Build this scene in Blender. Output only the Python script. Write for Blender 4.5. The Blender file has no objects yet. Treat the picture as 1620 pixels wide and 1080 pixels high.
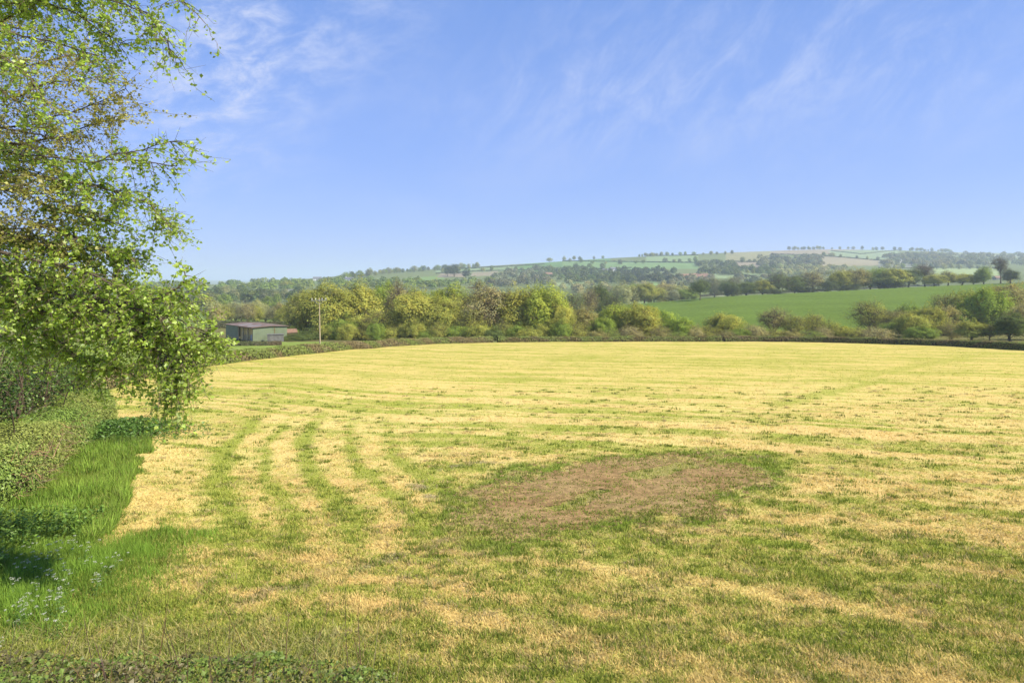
import bpy, math, numpy as np
from mathutils import Vector

R = np.random.default_rng(11)
SC = bpy.context.scene
COL = SC.collection
F, CX, HY, H = 990.0, 810.0, 445.0, 5.5      # focal length in photo pixels, optical axis, horizon row, eye height


# ------------------------------------------------------------------ helpers
def P(px, py, Y):
    return np.array([(px - CX) / F * Y, Y, H - (py - HY) / F * Y])


def _h(ix, iy, seed):
    h = (ix.astype(np.int64) * 374761393 + iy.astype(np.int64) * 668265263 + seed * 974634777) & 0xFFFFFFFF
    h = ((h ^ (h >> 13)) * 1274126177) & 0xFFFFFFFF
    return ((h ^ (h >> 16)) & 0xFFFFFF) / float(0xFFFFFF)


def vn(x, y, seed=0):
    x = np.asarray(x, float); y = np.asarray(y, float)
    x0 = np.floor(x); y0 = np.floor(y)
    fx = x - x0; fy = y - y0
    fx = fx * fx * (3 - 2 * fx); fy = fy * fy * (3 - 2 * fy)
    a = _h(x0, y0, seed); b = _h(x0 + 1, y0, seed); c = _h(x0, y0 + 1, seed); d = _h(x0 + 1, y0 + 1, seed)
    return (a * (1 - fx) + b * fx) * (1 - fy) + (c * (1 - fx) + d * fx) * fy


def fbm(x, y, seed=0, o=4):
    s = 0; a = .5; t = 0
    for i in range(o):
        s = s + a * vn(x * 2 ** i + 17.3 * i, y * 2 ** i - 9.1 * i, seed + i); t += a; a *= .5
    return s / t


def sst(a, b, v):
    t = np.clip((v - a) / (b - a), 0, 1)
    return t * t * (3 - 2 * t)


def inpoly(x, y, poly):
    p = np.asarray(poly, float); n = len(p); r = np.zeros(np.shape(x), bool); j = n - 1
    for i in range(n):
        xi, yi = p[i]; xj, yj = p[j]
        c = ((yi > y) != (yj > y)) & (x < (xj - xi) * (y - yi) / (yj - yi + 1e-12) + xi)
        r ^= c; j = i
    return r


def segdist(x, y, line):
    best = np.full(np.shape(x), 1e9)
    for (ax, ay), (bx, by) in zip(line[:-1], line[1:]):
        dx, dy = bx - ax, by - ay
        t = np.clip(((x - ax) * dx + (y - ay) * dy) / (dx * dx + dy * dy), 0, 1)
        best = np.minimum(best, np.hypot(x - ax - t * dx, y - ay - t * dy))
    return best


# ------------------------------------------------------------------ terrain
YK = [120, 160, 200, 260, 330, 430, 520, 650, 900, 1300, 1800, 2300, 3000, 5000, 8000, 14000]
TAB = {
    -400: [543, 531, 520, 512, 505, 495, 488, 478, 464, 452, 452, 452, 451, 447, 442, 446],
    230: [543, 531, 520, 512, 505, 495, 488, 478, 464, 452, 452, 452, 451, 448, 442, 446],
    350: [543, 532, 520, 512, 505, 496, 488, 478, 462, 450, 452, 452, 452, 448, 443, 446],
    450: [543, 533, 521, 514, 507, 497, 488, 477, 459, 443, 445, 448, 450, 449, 446, 447],
    600: [543, 536, 532, 525, 515, 500, 490, 476, 454, 434, 430, 433, 440, 447, 447, 447],
    800: [543, 536, 533, 527, 517, 500, 490, 476, 458, 437, 419, 420, 432, 445, 446, 447],
    1000: [543, 537, 534, 527, 504, 481, 482, 473, 456, 431, 406, 407, 425, 440, 446, 447],
    1150: [543, 537, 530, 513, 491, 468, 471, 466, 450, 428, 402, 399, 414, 435, 446, 447],
    1300: [543, 537, 528, 510, 486, 461, 464, 462, 449, 426, 403, 393, 402, 425, 446, 447],
    1450: [543, 535, 525, 507, 480, 453, 457, 458, 448, 428, 409, 396, 399, 418, 446, 447],
    1620: [543, 532, 515, 494, 470, 446, 449, 450, 442, 426, 412, 404, 400, 412, 446, 447],
    2000: [543, 532, 512, 490, 468, 446, 449, 450, 442, 426, 412, 404, 400, 412, 446, 447],
}
UB = np.linspace(-400, 2000, 241)
LB = np.linspace(math.log(120), math.log(14000), 420)
_t = np.array([np.interp(LB, np.log(YK), TAB[k]) for k in sorted(TAB)])
_t = np.array([np.interp(UB, sorted(TAB), _t[:, j]) for j in range(len(LB))])      # [L,U]


def _blur(a, n, ax):
    k = np.hanning(2 * n + 3)[1:-1]; k /= k.sum()
    pad = [(0, 0), (0, 0)]; pad[ax] = (n, n)
    b = np.pad(a, pad, mode='edge')
    return np.apply_along_axis(lambda v: np.convolve(v, k, 'valid'), ax, b)


_t = _blur(_blur(_t, 6, 0), 8, 1)
ZB = -(_t - HY) / F * np.exp(LB)[:, None]


def plane(Y):
    return -5.0 - 0.0615 * (Y - 8)


def gz(x, y):
    """ground height at world x, y"""
    x = np.asarray(x, float); y = np.asarray(y, float)
    r = np.hypot(x, y); Y = np.maximum(y, np.maximum(.3 * r, .01))
    u = np.clip(CX + F * x / Y, -400, 2000)
    li = np.clip((np.log(np.maximum(Y, 120)) - LB[0]) / (LB[1] - LB[0]), 0, len(LB) - 1.001)
    ui = np.clip((u - UB[0]) / (UB[1] - UB[0]), 0, len(UB) - 1.001)
    a = li.astype(int); b = ui.astype(int); fa = li - a; fb = ui - b
    zt = (ZB[a, b] * (1 - fb) + ZB[a, b + 1] * fb) * (1 - fa) + (ZB[a + 1, b] * (1 - fb) + ZB[a + 1, b + 1] * fb) * fa
    w = sst(122, 150, Y)
    z = plane(np.minimum(Y, 160)) * (1 - w) + zt * w
    nz = (fbm(x / 5, y / 5, 5, 3) - .5) * .16 * sst(0, 6, r)
    return z + nz + H


def hit(px, py, y0=200.0):
    """first ground point seen along the line of sight through a photo pixel"""
    Ys = np.geomspace(y0, 13000, 1500)
    xs = (px - CX) / F * Ys
    rz = H - (py - HY) / F * Ys
    d = gz(xs, Ys) - rz
    k = np.argmax(d > 0)
    if not (d > 0).any():
        k = np.argmax(d)
    return xs[k], Ys[k], float(gz(xs[k], Ys[k]))


# ------------------------------------------------------------------ mesh building
class MB:
    def __init__(s):
        s.v = []; s.f3 = []; s.f4 = []; s.c3 = []; s.c4 = []; s.m3 = []; s.m4 = []; s.n = 0

    def add(s, v, f, col=None, mat=0):
        v = np.asarray(v, float).reshape(-1, 3); f = np.asarray(f, np.int64)
        if not len(f):
            return
        c = np.ones((len(f), 3)) if col is None else np.broadcast_to(np.asarray(col, float), (len(f), 3))
        m = np.full(len(f), mat)
        if f.shape[1] == 3:
            s.f3.append(f + s.n); s.c3.append(c); s.m3.append(m)
        else:
            s.f4.append(f + s.n); s.c4.append(c); s.m4.append(m)
        s.v.append(v); s.n += len(v)

    def tube(s, pts, rad, sides=5, col=None, mat=0, cap=False):
        p = np.asarray(pts, float); n = len(p)
        rad = np.broadcast_to(np.asarray(rad, float), (n,))
        t = np.gradient(p, axis=0); t /= np.linalg.norm(t, axis=1)[:, None] + 1e-9
        up = np.where(np.abs(t[:, 2:3]) > .9, np.array([[1., 0, 0]]), np.array([[0., 0, 1]]))
        a = np.cross(t, up); a /= np.linalg.norm(a, axis=1)[:, None] + 1e-9
        b = np.cross(t, a)
        th = np.arange(sides) / sides * 2 * math.pi
        v = p[:, None, :] + rad[:, None, None] * (a[:, None, :] * np.cos(th)[None, :, None] + b[:, None, :] * np.sin(th)[None, :, None])
        i = np.arange(n - 1)[:, None] * sides; k = np.arange(sides)[None, :]; k2 = (k + 1) % sides
        f = np.stack([i + k, i + k2, i + sides + k2, i + sides + k], -1).reshape(-1, 4)
        s.add(v.reshape(-1, 3), f, col, mat)
        if cap and sides == 4:
            s.add(v[-1], [[0, 1, 2, 3]], col, mat); s.add(v[0], [[3, 2, 1, 0]], col, mat)
        elif cap:
            for e in (0, -1):
                s.add(np.vstack([v[e], p[e][None]]), [[q, (q + 1) % sides, sides] for q in range(sides)], col, mat)

    def box(s, lo, hi, col=None, mat=0, M=None):
        x0, y0, z0 = lo; x1, y1, z1 = hi
        v = np.array([[x0, y0, z0], [x1, y0, z0], [x1, y1, z0], [x0, y1, z0], [x0, y0, z1], [x1, y0, z1], [x1, y1, z1], [x0, y1, z1]], float)
        if M is not None:
            v = M(v)
        s.add(v, [[0, 3, 2, 1], [4, 5, 6, 7], [0, 1, 5, 4], [1, 2, 6, 5], [2, 3, 7, 6], [3, 0, 4, 7]], col, mat)

    def leaves(s, c, size, col, aspect=.62, up=.35, rng=R, mat=0, tri=False, nrm=None):
        """leaf-shaped faces at centres c, facing at random with a bias to the sky"""
        n = len(c)
        if not n:
            return
        d = rng.normal(size=(n, 3)); d /= np.linalg.norm(d, axis=1)[:, None]
        nr = rng.normal(size=(n, 3)); nr[:, 2] = np.abs(nr[:, 2]) + up * 2
        if nrm is not None:
            nr = nr * .6 + nrm * 1.4
        b = np.cross(nr, d); b /= np.linalg.norm(b, axis=1)[:, None] + 1e-9
        d = np.cross(b, nr); d /= np.linalg.norm(d, axis=1)[:, None] + 1e-9
        L = np.broadcast_to(np.asarray(size, float), (n,))[:, None]
        nn = nr / np.linalg.norm(nr, axis=1)[:, None]
        k = rng.uniform(-.1, .18, (n, 1)) * L
        v = np.stack([c - d * L * .5, c + b * L * aspect * .5 - d * L * .1 + nn * k, c + d * L * .5, c - b * L * aspect * .5 - d * L * .1 + nn * k], 1).reshape(-1, 3)
        i = np.arange(n)[:, None] * 4
        s.add(v, i + np.array([[0, 1, 2, 3]]), col, mat)

    def data(s, name, mats, smooth=False):
        me = bpy.data.meshes.new(name)
        v = np.concatenate(s.v)
        f3 = np.concatenate(s.f3) if s.f3 else np.zeros((0, 3), int)
        f4 = np.concatenate(s.f4) if s.f4 else np.zeros((0, 4), int)
        c = np.concatenate(s.c3 + s.c4); m = np.concatenate(s.m3 + s.m4)
        return mesh_np(me, v, f3, f4, c, m, mats, smooth)

    def obj(s, name, mats, parent=None, smooth=False):
        o = bpy.data.objects.new(name, s.data(name, mats, smooth)); COL.objects.link(o); o.parent = parent
        return o


def mesh_np(me, v, f3, f4, c, m, mats, smooth=False, domain='FACE'):
    me.vertices.add(len(v)); me.vertices.foreach_set('co', np.ascontiguousarray(v, np.float32).ravel())
    nl = len(f3) * 3 + len(f4) * 4
    me.loops.add(nl)
    me.loops.foreach_set('vertex_index', np.concatenate([f3.ravel(), f4.ravel()]).astype(np.int32))
    me.polygons.add(len(f3) + len(f4))
    st = np.concatenate([np.arange(len(f3)) * 3, len(f3) * 3 + np.arange(len(f4)) * 4]).astype(np.int32)
    me.polygons.foreach_set('loop_start', st)
    me.polygons.foreach_set('material_index', np.asarray(m, np.int32))
    me.polygons.foreach_set('use_smooth', np.full(len(st), smooth))
    at = me.attributes.new('tint', 'FLOAT_COLOR', domain)
    at.data.foreach_set('color', np.concatenate([c, np.ones((len(c), 1))], 1).astype(np.float32).ravel())
    for q in (mats if isinstance(mats, (list, tuple)) else [mats]):
        me.materials.append(q)
    me.update(); me.validate()
    return me


def tag(o, label=None, cat=None, group=None, kind=None):
    if label: o['label'] = label
    if cat: o['category'] = cat
    if group: o['group'] = group
    if kind: o['kind'] = kind
    return o


def empty(name, loc, rz=0):
    o = bpy.data.objects.new(name, None); COL.objects.link(o); o.location = loc; o.rotation_euler = (0, 0, rz)
    o.empty_display_size = .2
    return o


# ------------------------------------------------------------------ materials
def mat(name):
    m = bpy.data.materials.new(name); m.use_nodes = True
    nt = m.node_tree; nt.nodes.clear()
    out = nt.nodes.new('ShaderNodeOutputMaterial')
    return m, nt, out


def N(nt, t, **k):
    n = nt.nodes.new(t)
    for a, b in k.items():
        if a.startswith('i_'):
            n.inputs[a[2:].replace('_', ' ')].default_value = b
        else:
            setattr(n, a, b)
    return n


def mul(nt, a, b, typ='MULTIPLY', fac=1.0):
    n = N(nt, 'ShaderNodeMix', data_type='RGBA', blend_type=typ); n.inputs[0].default_value = fac
    for i, q in ((6, a), (7, b)):
        if isinstance(q, tuple): n.inputs[i].default_value = (*q, 1)
        else: nt.links.new(q, n.inputs[i])
    return n.outputs[2]


def leaf_mat(name, objcol=False, trans=.35, gloss=0.0, rough=.4):
    m, nt, out = mat(name); L = nt.links.new
    a = N(nt, 'ShaderNodeAttribute', attribute_name='tint').outputs['Color']
    if objcol:
        a = mul(nt, a, N(nt, 'ShaderNodeObjectInfo').outputs['Color'])
    d = N(nt, 'ShaderNodeBsdfDiffuse'); L(a, d.inputs[0])
    t = N(nt, 'ShaderNodeBsdfTranslucent'); L(mul(nt, a, (1.15, 1.15, .75)), t.inputs[0])
    x = N(nt, 'ShaderNodeMixShader'); x.inputs[0].default_value = trans
    L(d.outputs[0], x.inputs[1]); L(t.outputs[0], x.inputs[2]); s = x.outputs[0]
    if gloss:
        g = N(nt, 'ShaderNodeBsdfGlossy'); g.inputs['Roughness'].default_value = rough; g.inputs[0].default_value = (1, 1, 1, 1)
        y = N(nt, 'ShaderNodeMixShader'); y.inputs[0].default_value = gloss
        L(s, y.inputs[1]); L(g.outputs[0], y.inputs[2]); s = y.outputs[0]
    L(s, out.inputs[0])
    return m


def solid(name, col, rough=.8, var=.25, scale=3.0, bump=0.0, tint=False, stretch=(1, 1, 1)):
    m, nt, out = mat(name); L = nt.links.new
    tc = N(nt, 'ShaderNodeTexCoord'); mp = N(nt, 'ShaderNodeMapping'); mp.inputs['Scale'].default_value = stretch
    L(tc.outputs['Object'], mp.inputs[0])
    no = N(nt, 'ShaderNodeTexNoise'); no.inputs['Scale'].default_value = scale; no.inputs['Detail'].default_value = 5
    L(mp.outputs[0], no.inputs[0])
    r = N(nt, 'ShaderNodeMapRange'); r.inputs[3].default_value = 1 - var; r.inputs[4].default_value = 1 + var
    r.inputs[1].default_value = .3; r.inputs[2].default_value = .7
    L(no.outputs[0], r.inputs[0])
    c = N(nt, 'ShaderNodeMix', data_type='RGBA', blend_type='MULTIPLY'); c.inputs[0].default_value = 1
    c.inputs[6].default_value = (*col, 1); L(r.outputs[0], c.inputs[7]); co = c.outputs[2]
    if tint:
        co = mul(nt, co, N(nt, 'ShaderNodeAttribute', attribute_name='tint').outputs['Color'])
    b = N(nt, 'ShaderNodeBsdfPrincipled'); L(co, b.inputs['Base Color']); b.inputs['Roughness'].default_value = rough
    b.inputs['Specular IOR Level'].default_value = .25
    if bump:
        bp = N(nt, 'ShaderNodeBump'); bp.inputs['Strength'].default_value = bump; bp.inputs['Distance'].default_value = .05
        L(no.outputs[0], bp.inputs['Height']); L(bp.outputs[0], b.inputs['Normal'])
    L(b.outputs[0], out.inputs[0])
    return m


def ground_mat(name, fine=9.0, bump=.5, dist=.05):
    m, nt, out = mat(name); L = nt.links.new
    a = N(nt, 'ShaderNodeAttribute', attribute_name='tint').outputs['Color']
    g = N(nt, 'ShaderNodeNewGeometry')
    no = N(nt, 'ShaderNodeTexNoise'); no.inputs['Scale'].default_value = fine; no.inputs['Detail'].default_value = 6; no.inputs['Roughness'].default_value = .65
    L(g.outputs['Position'], no.inputs[0])
    r = N(nt, 'ShaderNodeMapRange'); r.inputs[1].default_value = .3; r.inputs[2].default_value = .7; r.inputs[3].default_value = .72; r.inputs[4].default_value = 1.25
    L(no.outputs[0], r.inputs[0])
    c = N(nt, 'ShaderNodeMix', data_type='RGBA', blend_type='MULTIPLY'); c.inputs[0].default_value = 1
    L(a, c.inputs[6]); L(r.outputs[0], c.inputs[7])
    b = N(nt, 'ShaderNodeBsdfDiffuse'); L(c.outputs[2], b.inputs[0])
    if bump:
        bp = N(nt, 'ShaderNodeBump'); bp.inputs['Strength'].default_value = bump; bp.inputs['Distance'].default_value = dist
        L(no.outputs[0], bp.inputs['Height']); L(bp.outputs[0], b.inputs['Normal'])
    L(b.outputs[0], out.inputs[0])
    return m


M_LEAF = leaf_mat('tree_foliage', True, .36)
M_BIRCH = leaf_mat('glossy_leaf', False, .54, .035, .5)
M_HEDGE = leaf_mat('hedge_leaf', False, .3, .02, .45)
M_GRASS = leaf_mat('grass_blade', False, .3)
M_PETAL = leaf_mat('white_petal', False, .3)
M_BARK = solid('bark', (.13, .10, .07), .9, .35, 6, .4, True)
M_TWIG = solid('twig', (.16, .115, .075), .9, .3, 8, 0, True)
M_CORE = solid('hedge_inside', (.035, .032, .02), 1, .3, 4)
M_MEADOW = ground_mat('mown_meadow', 9, .6, .05)
M_FIELD = ground_mat('far_fields', .6, 0)
M_EARTH = ground_mat('bare_soil', 14, .8, .04)

# ------------------------------------------------------------------ the mown meadow: where it is green, where straw
BOUND = [(-10.3, 12.6), (-11.3, 15.7), (-17.5, 27.5), (-25.5, 39), (-28.6, 50), (-30, 62), (-28.8, 70), (-26.3, 86), (-24, 96), (-15, 117), (-3.5, 125),
         (12, 128.5), (25, 130), (38, 131), (52, 130), (62, 125), (70, 117), (74.6, 107), (76, 91), (77, 70), (78, 40)]
MEADOW = [(-9.6, -12)] + BOUND + [(78, -12)]
HEAD = [(-7.6, 8), (-8.4, 13), (-10.2, 16.3), (-13.7, 24.2), (-22, 37)]      # the edge of the mown part on the left
PATCH = [P(px, py, 1) for px, py in []]


def gy(py):
    """distance of the meadow at a photo row"""
    return 4.508 / ((py - HY) / F - .0615)


def gp(px, py):
    Y = gy(py); return ((px - CX) / F * Y, Y)


PC = gp(985, 768)
STREAKS = [  # (px,py)->(px,py), half width in m, greenness
    ((1090, 845), (1265, 866), .32, 1.0), ((820, 965), (905, 985), .35, 1.0), ((900, 985), (1130, 1000), .30, .75), ((1320, 722), (1400, 728), .6, .8),
    ((640, 990), (820, 1015), .25, .7), ((1130, 1020), (1250, 1040), .28, .8), ((1400, 930), (1520, 955), .18, .7), ((1500, 985), (1620, 1005), .2, .8),
    ((1180, 745), (1260, 730), .5, .9), ((270, 700), (345, 708), .35, 1.0), ((250, 660), (400, 680), .5, .7), ((1230, 640), (1400, 600), .8, .8),
    ((1340, 600), (1540, 562), 1.2, .7), ((650, 845), (760, 870), .25, .6), ((1340, 620), (1480, 622), .8, .7), ((1010, 655), (1200, 665), .5, .7),
    ((880, 960), (1000, 940), .2, .6), ((560, 1050), (700, 1075), .35, .9), ((260, 860), (420, 850), .35, .8), ((420, 790), (520, 850), .3, .5)]


def patch_r(x, y):
    """1 on the rim of the bare patch, 0 at its middle"""
    dx, dy = x - PC[0], y - PC[1]
    a = math.radians(38); u = dx * math.cos(a) + dy * math.sin(a); v = -dx * math.sin(a) + dy * math.cos(a)
    return np.hypot(u / 5.1, v / 2.75) + (fbm(x / 1.1, y / 1.1, 61) - .5) * .75


def meadow(x, y):
    """greenness 0..1, straw tone 0..1, lushness 0..1, scuffed 0..1"""
    wob = (fbm(x / 13, y / 13, 21, 3) - .5) * 5
    xl = np.clip(x + 2, -13, 0)
    s = y + .24 * x + .0015 * x * np.abs(x) - .026 * xl * xl + wob * .6; t = x - .22 * y
    rows = sst(.30, .70, .50 * vn(s / 1.1, t / 34, 31) + .50 * vn(s / .40, t / 12, 32))
    d = segdist(x, y, HEAD)
    hm = (1 - sst(6.0, 10.5, d + wob * .3)) * (1 - sst(22, 33, y - .3 * d)) * sst(11.0, 13.8, y + (fbm(x / 1.2, y / 1.2, 47) - .5) * 2.5)
    s2 = d + (fbm(x / 4, y / 4, 22, 2) - .5) * .5 - .035 * np.clip(y - 19, 0, 14) ** 2 * .5
    r2 = np.zeros_like(x)
    for c0, w0, k0 in ((2.4, .26, 1.0), (3.7, .22, .55), (4.9, .30, .85), (6.3, .25, .6), (7.6, .32, .75), (9.0, .3, .5)):
        r2 = np.maximum(r2, k0 * np.exp(-((s2 - c0) / w0) ** 2))
    r2 = r2 * .95 + .08 * vn(s2 / .4, y / 6, 33)
    rows = rows * (1 - hm) + r2 * hm
    big = fbm(x / 8 + 3, y / 8, 41, 3); mid = fbm(s / 1.6, t / 3.4, 42, 3); fine = fbm(x / .45, y / .45, 43, 3)
    near = 1 - sst(11, 34, y)
    fin2 = fbm(x / .17, y / .17, 45, 2); med = fbm(x / 1.5, y / 1.1, 46, 3)
    low = 1 - sst(8.6, 11.0, y + (fbm(x / 2, y / 2, 48) - .5) * 2)
    g = .17 * hm + .10 * low + (.36 + .32 * hm) * (rows - .42) + .30 * (big - .5) + .36 * (mid - .5) + .42 * (med - .5) + .5 * (fine - .5) + .45 * (fin2 - .5) * near
    g = sst(-.26 - .03 * near, .38, g)
    g = g * (.92 - .08 * near)
    for a, b, w, k in STREAKS:
        q = segdist(x, y, [gp(*a), gp(*b)]) + (fbm(x / .5, y / .5, 71, 2) - .5) * w * 1.6
        g = np.maximum(g, k * (1 - sst(w * .2, w * 1.4, q)) * (.7 + .5 * fine))
    pr = patch_r(x, y)
    ring = np.exp(-((pr - 1.07) / .17) ** 2) * sst(.30, .58, fbm(x / .7, y / .7, 62) + .10 * sst(-2, 2, y - PC[1]))
    g = np.maximum(g, ring)
    isl_ = np.minimum(segdist(x, y, [gp(1010, 752), gp(1085, 738)]), segdist(x, y, [gp(880, 802), gp(950, 778)]) + .15)
    g = np.maximum(g, .85 * (1 - sst(.25, .65, isl_)))
    lush = np.maximum(ring * .6, .45 * (1 - sst(8.6, 12, y)) * sst(.35, .65, big))
    # the lush corner at the lower left, and uncut verge
    corner = .95 * sst(.0, 2.6, -(x + 4.9) + (fbm(x / 1.2, y / 1.2, 52) - .5) * 2.4 - .18 * np.abs(y - 10.5)) * (1 - sst(11.6, 14.4, y + (fbm(x / .9, y / .9, 54) - .5) * 3))
    dead = (1 - sst(8.7, 9.6, y + (fbm(x, y, 53) - .5) * 1.2)) * sst(1.6, 3.0, -x)
    g = np.maximum(g, corner * (1 - .6 * dead)); lush = np.maximum(lush, corner * .75 * (1 - dead))
    sc = np.zeros_like(g)
    for a, b, w in (((350, 965), (560, 905), .28), ((560, 905), (720, 850), .22), ((650, 765), (720, 800), .3), ((700, 740), (790, 730), .35)):
        q = segdist(x, y, [gp(*a), gp(*b)]) + (fbm(x / .4, y / .4, 72, 2) - .5) * w * 1.8
        sc = np.maximum(sc, (1 - sst(w * .4, w * 1.2, q)) * sst(.35, .6, fbm(x / .35, y / .35, 73, 2)) * .85)
    tone = np.clip(.5 + (fbm(x / 2.5, y / 2.5, 44, 3) - .5) * 1.6, 0, 1)
    return g, tone, lush, sc


C_STRAW_A = np.array([.70, .57, .215]); C_STRAW_B = np.array([.64, .455, .18]); C_STRAW_FAR = np.array([.60, .475, .155])
C_GREEN = np.array([.32, .365, .062]); C_LUSH = np.array([.15, .24, .032]); C_SCUFF = np.array([.33, .28, .16])


def fine_(x, y):
    return fbm(x / .3, y / .3, 74, 3)


def meadow_col(x, y):
    g, tone, lush, sc = meadow(x, y)
    far = sst(16, 60, y)[..., None]
    straw = C_STRAW_A * tone[..., None] + C_STRAW_B * (1 - tone[..., None])
    straw = straw * (1 - far) + C_STRAW_FAR * far
    green = C_GREEN * (1 - lush[..., None]) + C_LUSH * lush[..., None]
    green = green * (1 - far) + np.array([.33, .345, .06]) * far
    c = straw * (1 - g[..., None]) + green * g[..., None]
    c = c * (1 - sc[..., None]) + C_SCUFF * sc[..., None]
    so_ = (1 - sst(.85, 1.2, patch_r(x, y) + (fine_(x, y) - .5) * .5))[..., None] * .55
    c = c * (1 - so_) + np.array([.33, .25, .13]) * so_
    return c, g, lush, sc


# ------------------------------------------------------------------ ground sheets
th = np.radians(np.concatenate([np.linspace(-180, -46, 36)[:-1], np.linspace(-46, 46, 640), np.linspace(46, 180, 36)[1:]]))
rr = np.concatenate([np.linspace(.3, 7, 10)[:-1], np.geomspace(7, 140, 430)[:-1], np.geomspace(140, 520, 110)[:-1], np.geomspace(520, 13000, 230)])
# rows of constant depth inside the view so that far field edges stay crisp
TH, RR = np.meshgrid(th, rr, indexing='ij')
GX = RR * np.sin(TH); GYY = RR * np.cos(TH)
GZ = gz(GX, GYY)
GU = CX + F * GX / np.maximum(GYY, .3 * RR); GP = HY - (GZ - H) / np.maximum(GYY, .3 * RR) * F
FIELDS = [
    ([(641, 440), (700, 436), (705, 445), (641, 446)], (.20, .30, .10)), ([(698, 432), (735, 430), (735, 438), (690, 439)], (.31, .26, .18)),
    ([(748, 429), (790, 427), (785, 436), (745, 437)], (.32, .28, .18)), ([(690, 427), (817, 421), (817, 428), (690, 433)], (.24, .32, .15)),
    ([(817, 420), (862, 419), (862, 429), (817, 430)], (.17, .27, .09)), ([(830, 408), (965, 405), (965, 421), (830, 423)], (.15, .26, .09)),
    ([(890, 413), (1105, 413), (1105, 425), (890, 427)], (.20, .31, .12)), ([(1023, 404), (1105, 403), (1105, 414), (1023, 413)], (.25, .34, .16)),
    ([(1147, 399), (1225, 396), (1225, 415), (1147, 414)], (.30, .29, .15)), ([(1150, 415), (1210, 414), (1205, 425), (1150, 425)], (.32, .27, .19)),
    ([(1073, 433), (1127, 432), (1120, 442), (1076, 442)], (.38, .22, .15)), ([(1122, 432), (1220, 433), (1222, 441), (1122, 441)], (.28, .36, .17)),
    ([(950, 471), (1038, 471), (1038, 480), (950, 480)], (.26, .36, .14)), ([(1125, 457), (1146, 457), (1146, 469), (1122, 469)], (.30, .34, .18)),
    ([(1024, 446), (1040, 446), (1040, 471), (1024, 471)], (.26, .38, .14)), ([(1220, 390), (1362, 390), (1362, 402), (1220, 402)], (.33, .28, .19)),
    ([(1310, 397), (1420, 394), (1420, 411), (1330, 411)], (.26, .33, .18)), ([(1270, 405), (1330, 406), (1400, 412), (1400, 420), (1270, 421)], (.34, .30, .19)),
    ([(1390, 412), (1495, 414), (1495, 424), (1390, 424)], (.30, .32, .24)), ([(1477, 423), (1578, 423), (1578, 436), (1477, 436)], (.34, .42, .18)),
    ([(452, 457), (482, 457), (482, 465), (452, 464)], (.33, .36, .26)), ([(355, 464), (384, 464), (384, 470), (355, 470)], (.25, .33, .18)),
    ([(1490, 399), (1640, 402), (1640, 408), (1490, 404)], (.3, .34, .22)), ([(900, 445), (950, 447), (950, 455), (900, 455)], (.24, .33, .15)),
    ([(860, 448), (905, 446), (905, 452), (860, 454)], (.30, .38, .18)), ([(470, 446), (600, 440), (600, 444), (470, 450)], (.22, .30, .14)),
]
PAST = [(960, 482), (985, 477), (1040, 472), (1150, 464), (1300, 458), (1440, 451), (1560, 446), (1700, 440), (1700, 530), (960, 530)]
inM = inpoly(GX, GYY, MEADOW)
isP = (GYY > 215) & (GYY < 452) & inpoly(GU, GP, PAST)
GC = np.zeros(GX.shape + (3,))
nzl = fbm(GX / 30, GYY / 30, 81, 4); nzh = fbm(GX / 3, GYY / 3, 82, 3)
GC[...] = np.array([.135, .185, .045]) * (.7 + .35 * nzl + .3 * nzh)[..., None]                     # rough grass round about
nearm = (GYY < 140) & (RR < 150)
wd = (GYY > 128) & (GYY < 215)
GC[wd] = (np.array([.15, .145, .055]) * (.6 + .7 * nzl)[..., None])[wd]
GC[nearm & ~wd] = (np.array([.20, .26, .06]) * (.75 + .5 * nzl)[..., None])[nearm & ~wd]
farm = GYY >= 470
GC[farm] = (np.array([.14, .17, .07]) * (.8 + .4 * fbm(GX / 260, GYY / 260, 83, 3))[..., None])[farm]
for poly, c in FIELDS:
    k = farm & inpoly(GU, GP, poly) & (GYY < 4000)
    GC[k] = (np.array(c) * .78 * (.85 + .3 * nzl)[..., None])[k]
GC[isP] = (np.array([.105, .160, .026]) * (.8 + .25 * nzl + .2 * vn((GYY + GX * .3) / 5, GX / 90, 84))[..., None])[isP]
mc, mg, ml, ms = meadow_col(GX[inM], GYY[inM])
GC[inM] = mc * (.95 - .12 * mg[:, None] * (1 - sst(14, 40, GYY[inM]))[:, None])
nT, nR = GX.shape
idx = np.arange(nT * nR).reshape(nT, nR)
quads = np.stack([idx[:-1, :-1], idx[1:, :-1], idx[1:, 1:], idx[:-1, 1:]], -1)
quads = np.concatenate([quads, np.stack([idx[-1, :-1], idx[0, :-1], idx[0, 1:], idx[-1, 1:]], -1)[None] * 1], 0)
cellM = np.concatenate([inM[:-1, :-1], inM[-1:, :-1]], 0); cellP = np.concatenate([isP[:-1, :-1], isP[-1:, :-1]], 0)
cellF = np.concatenate([farm[:-1, :-1], farm[-1:, :-1]], 0)
V = np.stack([GX, GYY, GZ], -1).reshape(-1, 3); VC = GC.reshape(-1, 3)


def sheet(name, mask, m):
    f = quads[mask][:, ::-1]
    u, inv = np.unique(f, return_inverse=True)
    me = mesh_np(bpy.data.meshes.new(name), V[u], np.zeros((0, 3), int), inv.reshape(-1, 4), VC[u], np.zeros(len(f)), m, True, 'POINT')
    o = bpy.data.objects.new(name, me); COL.objects.link(o)
    return o


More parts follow.
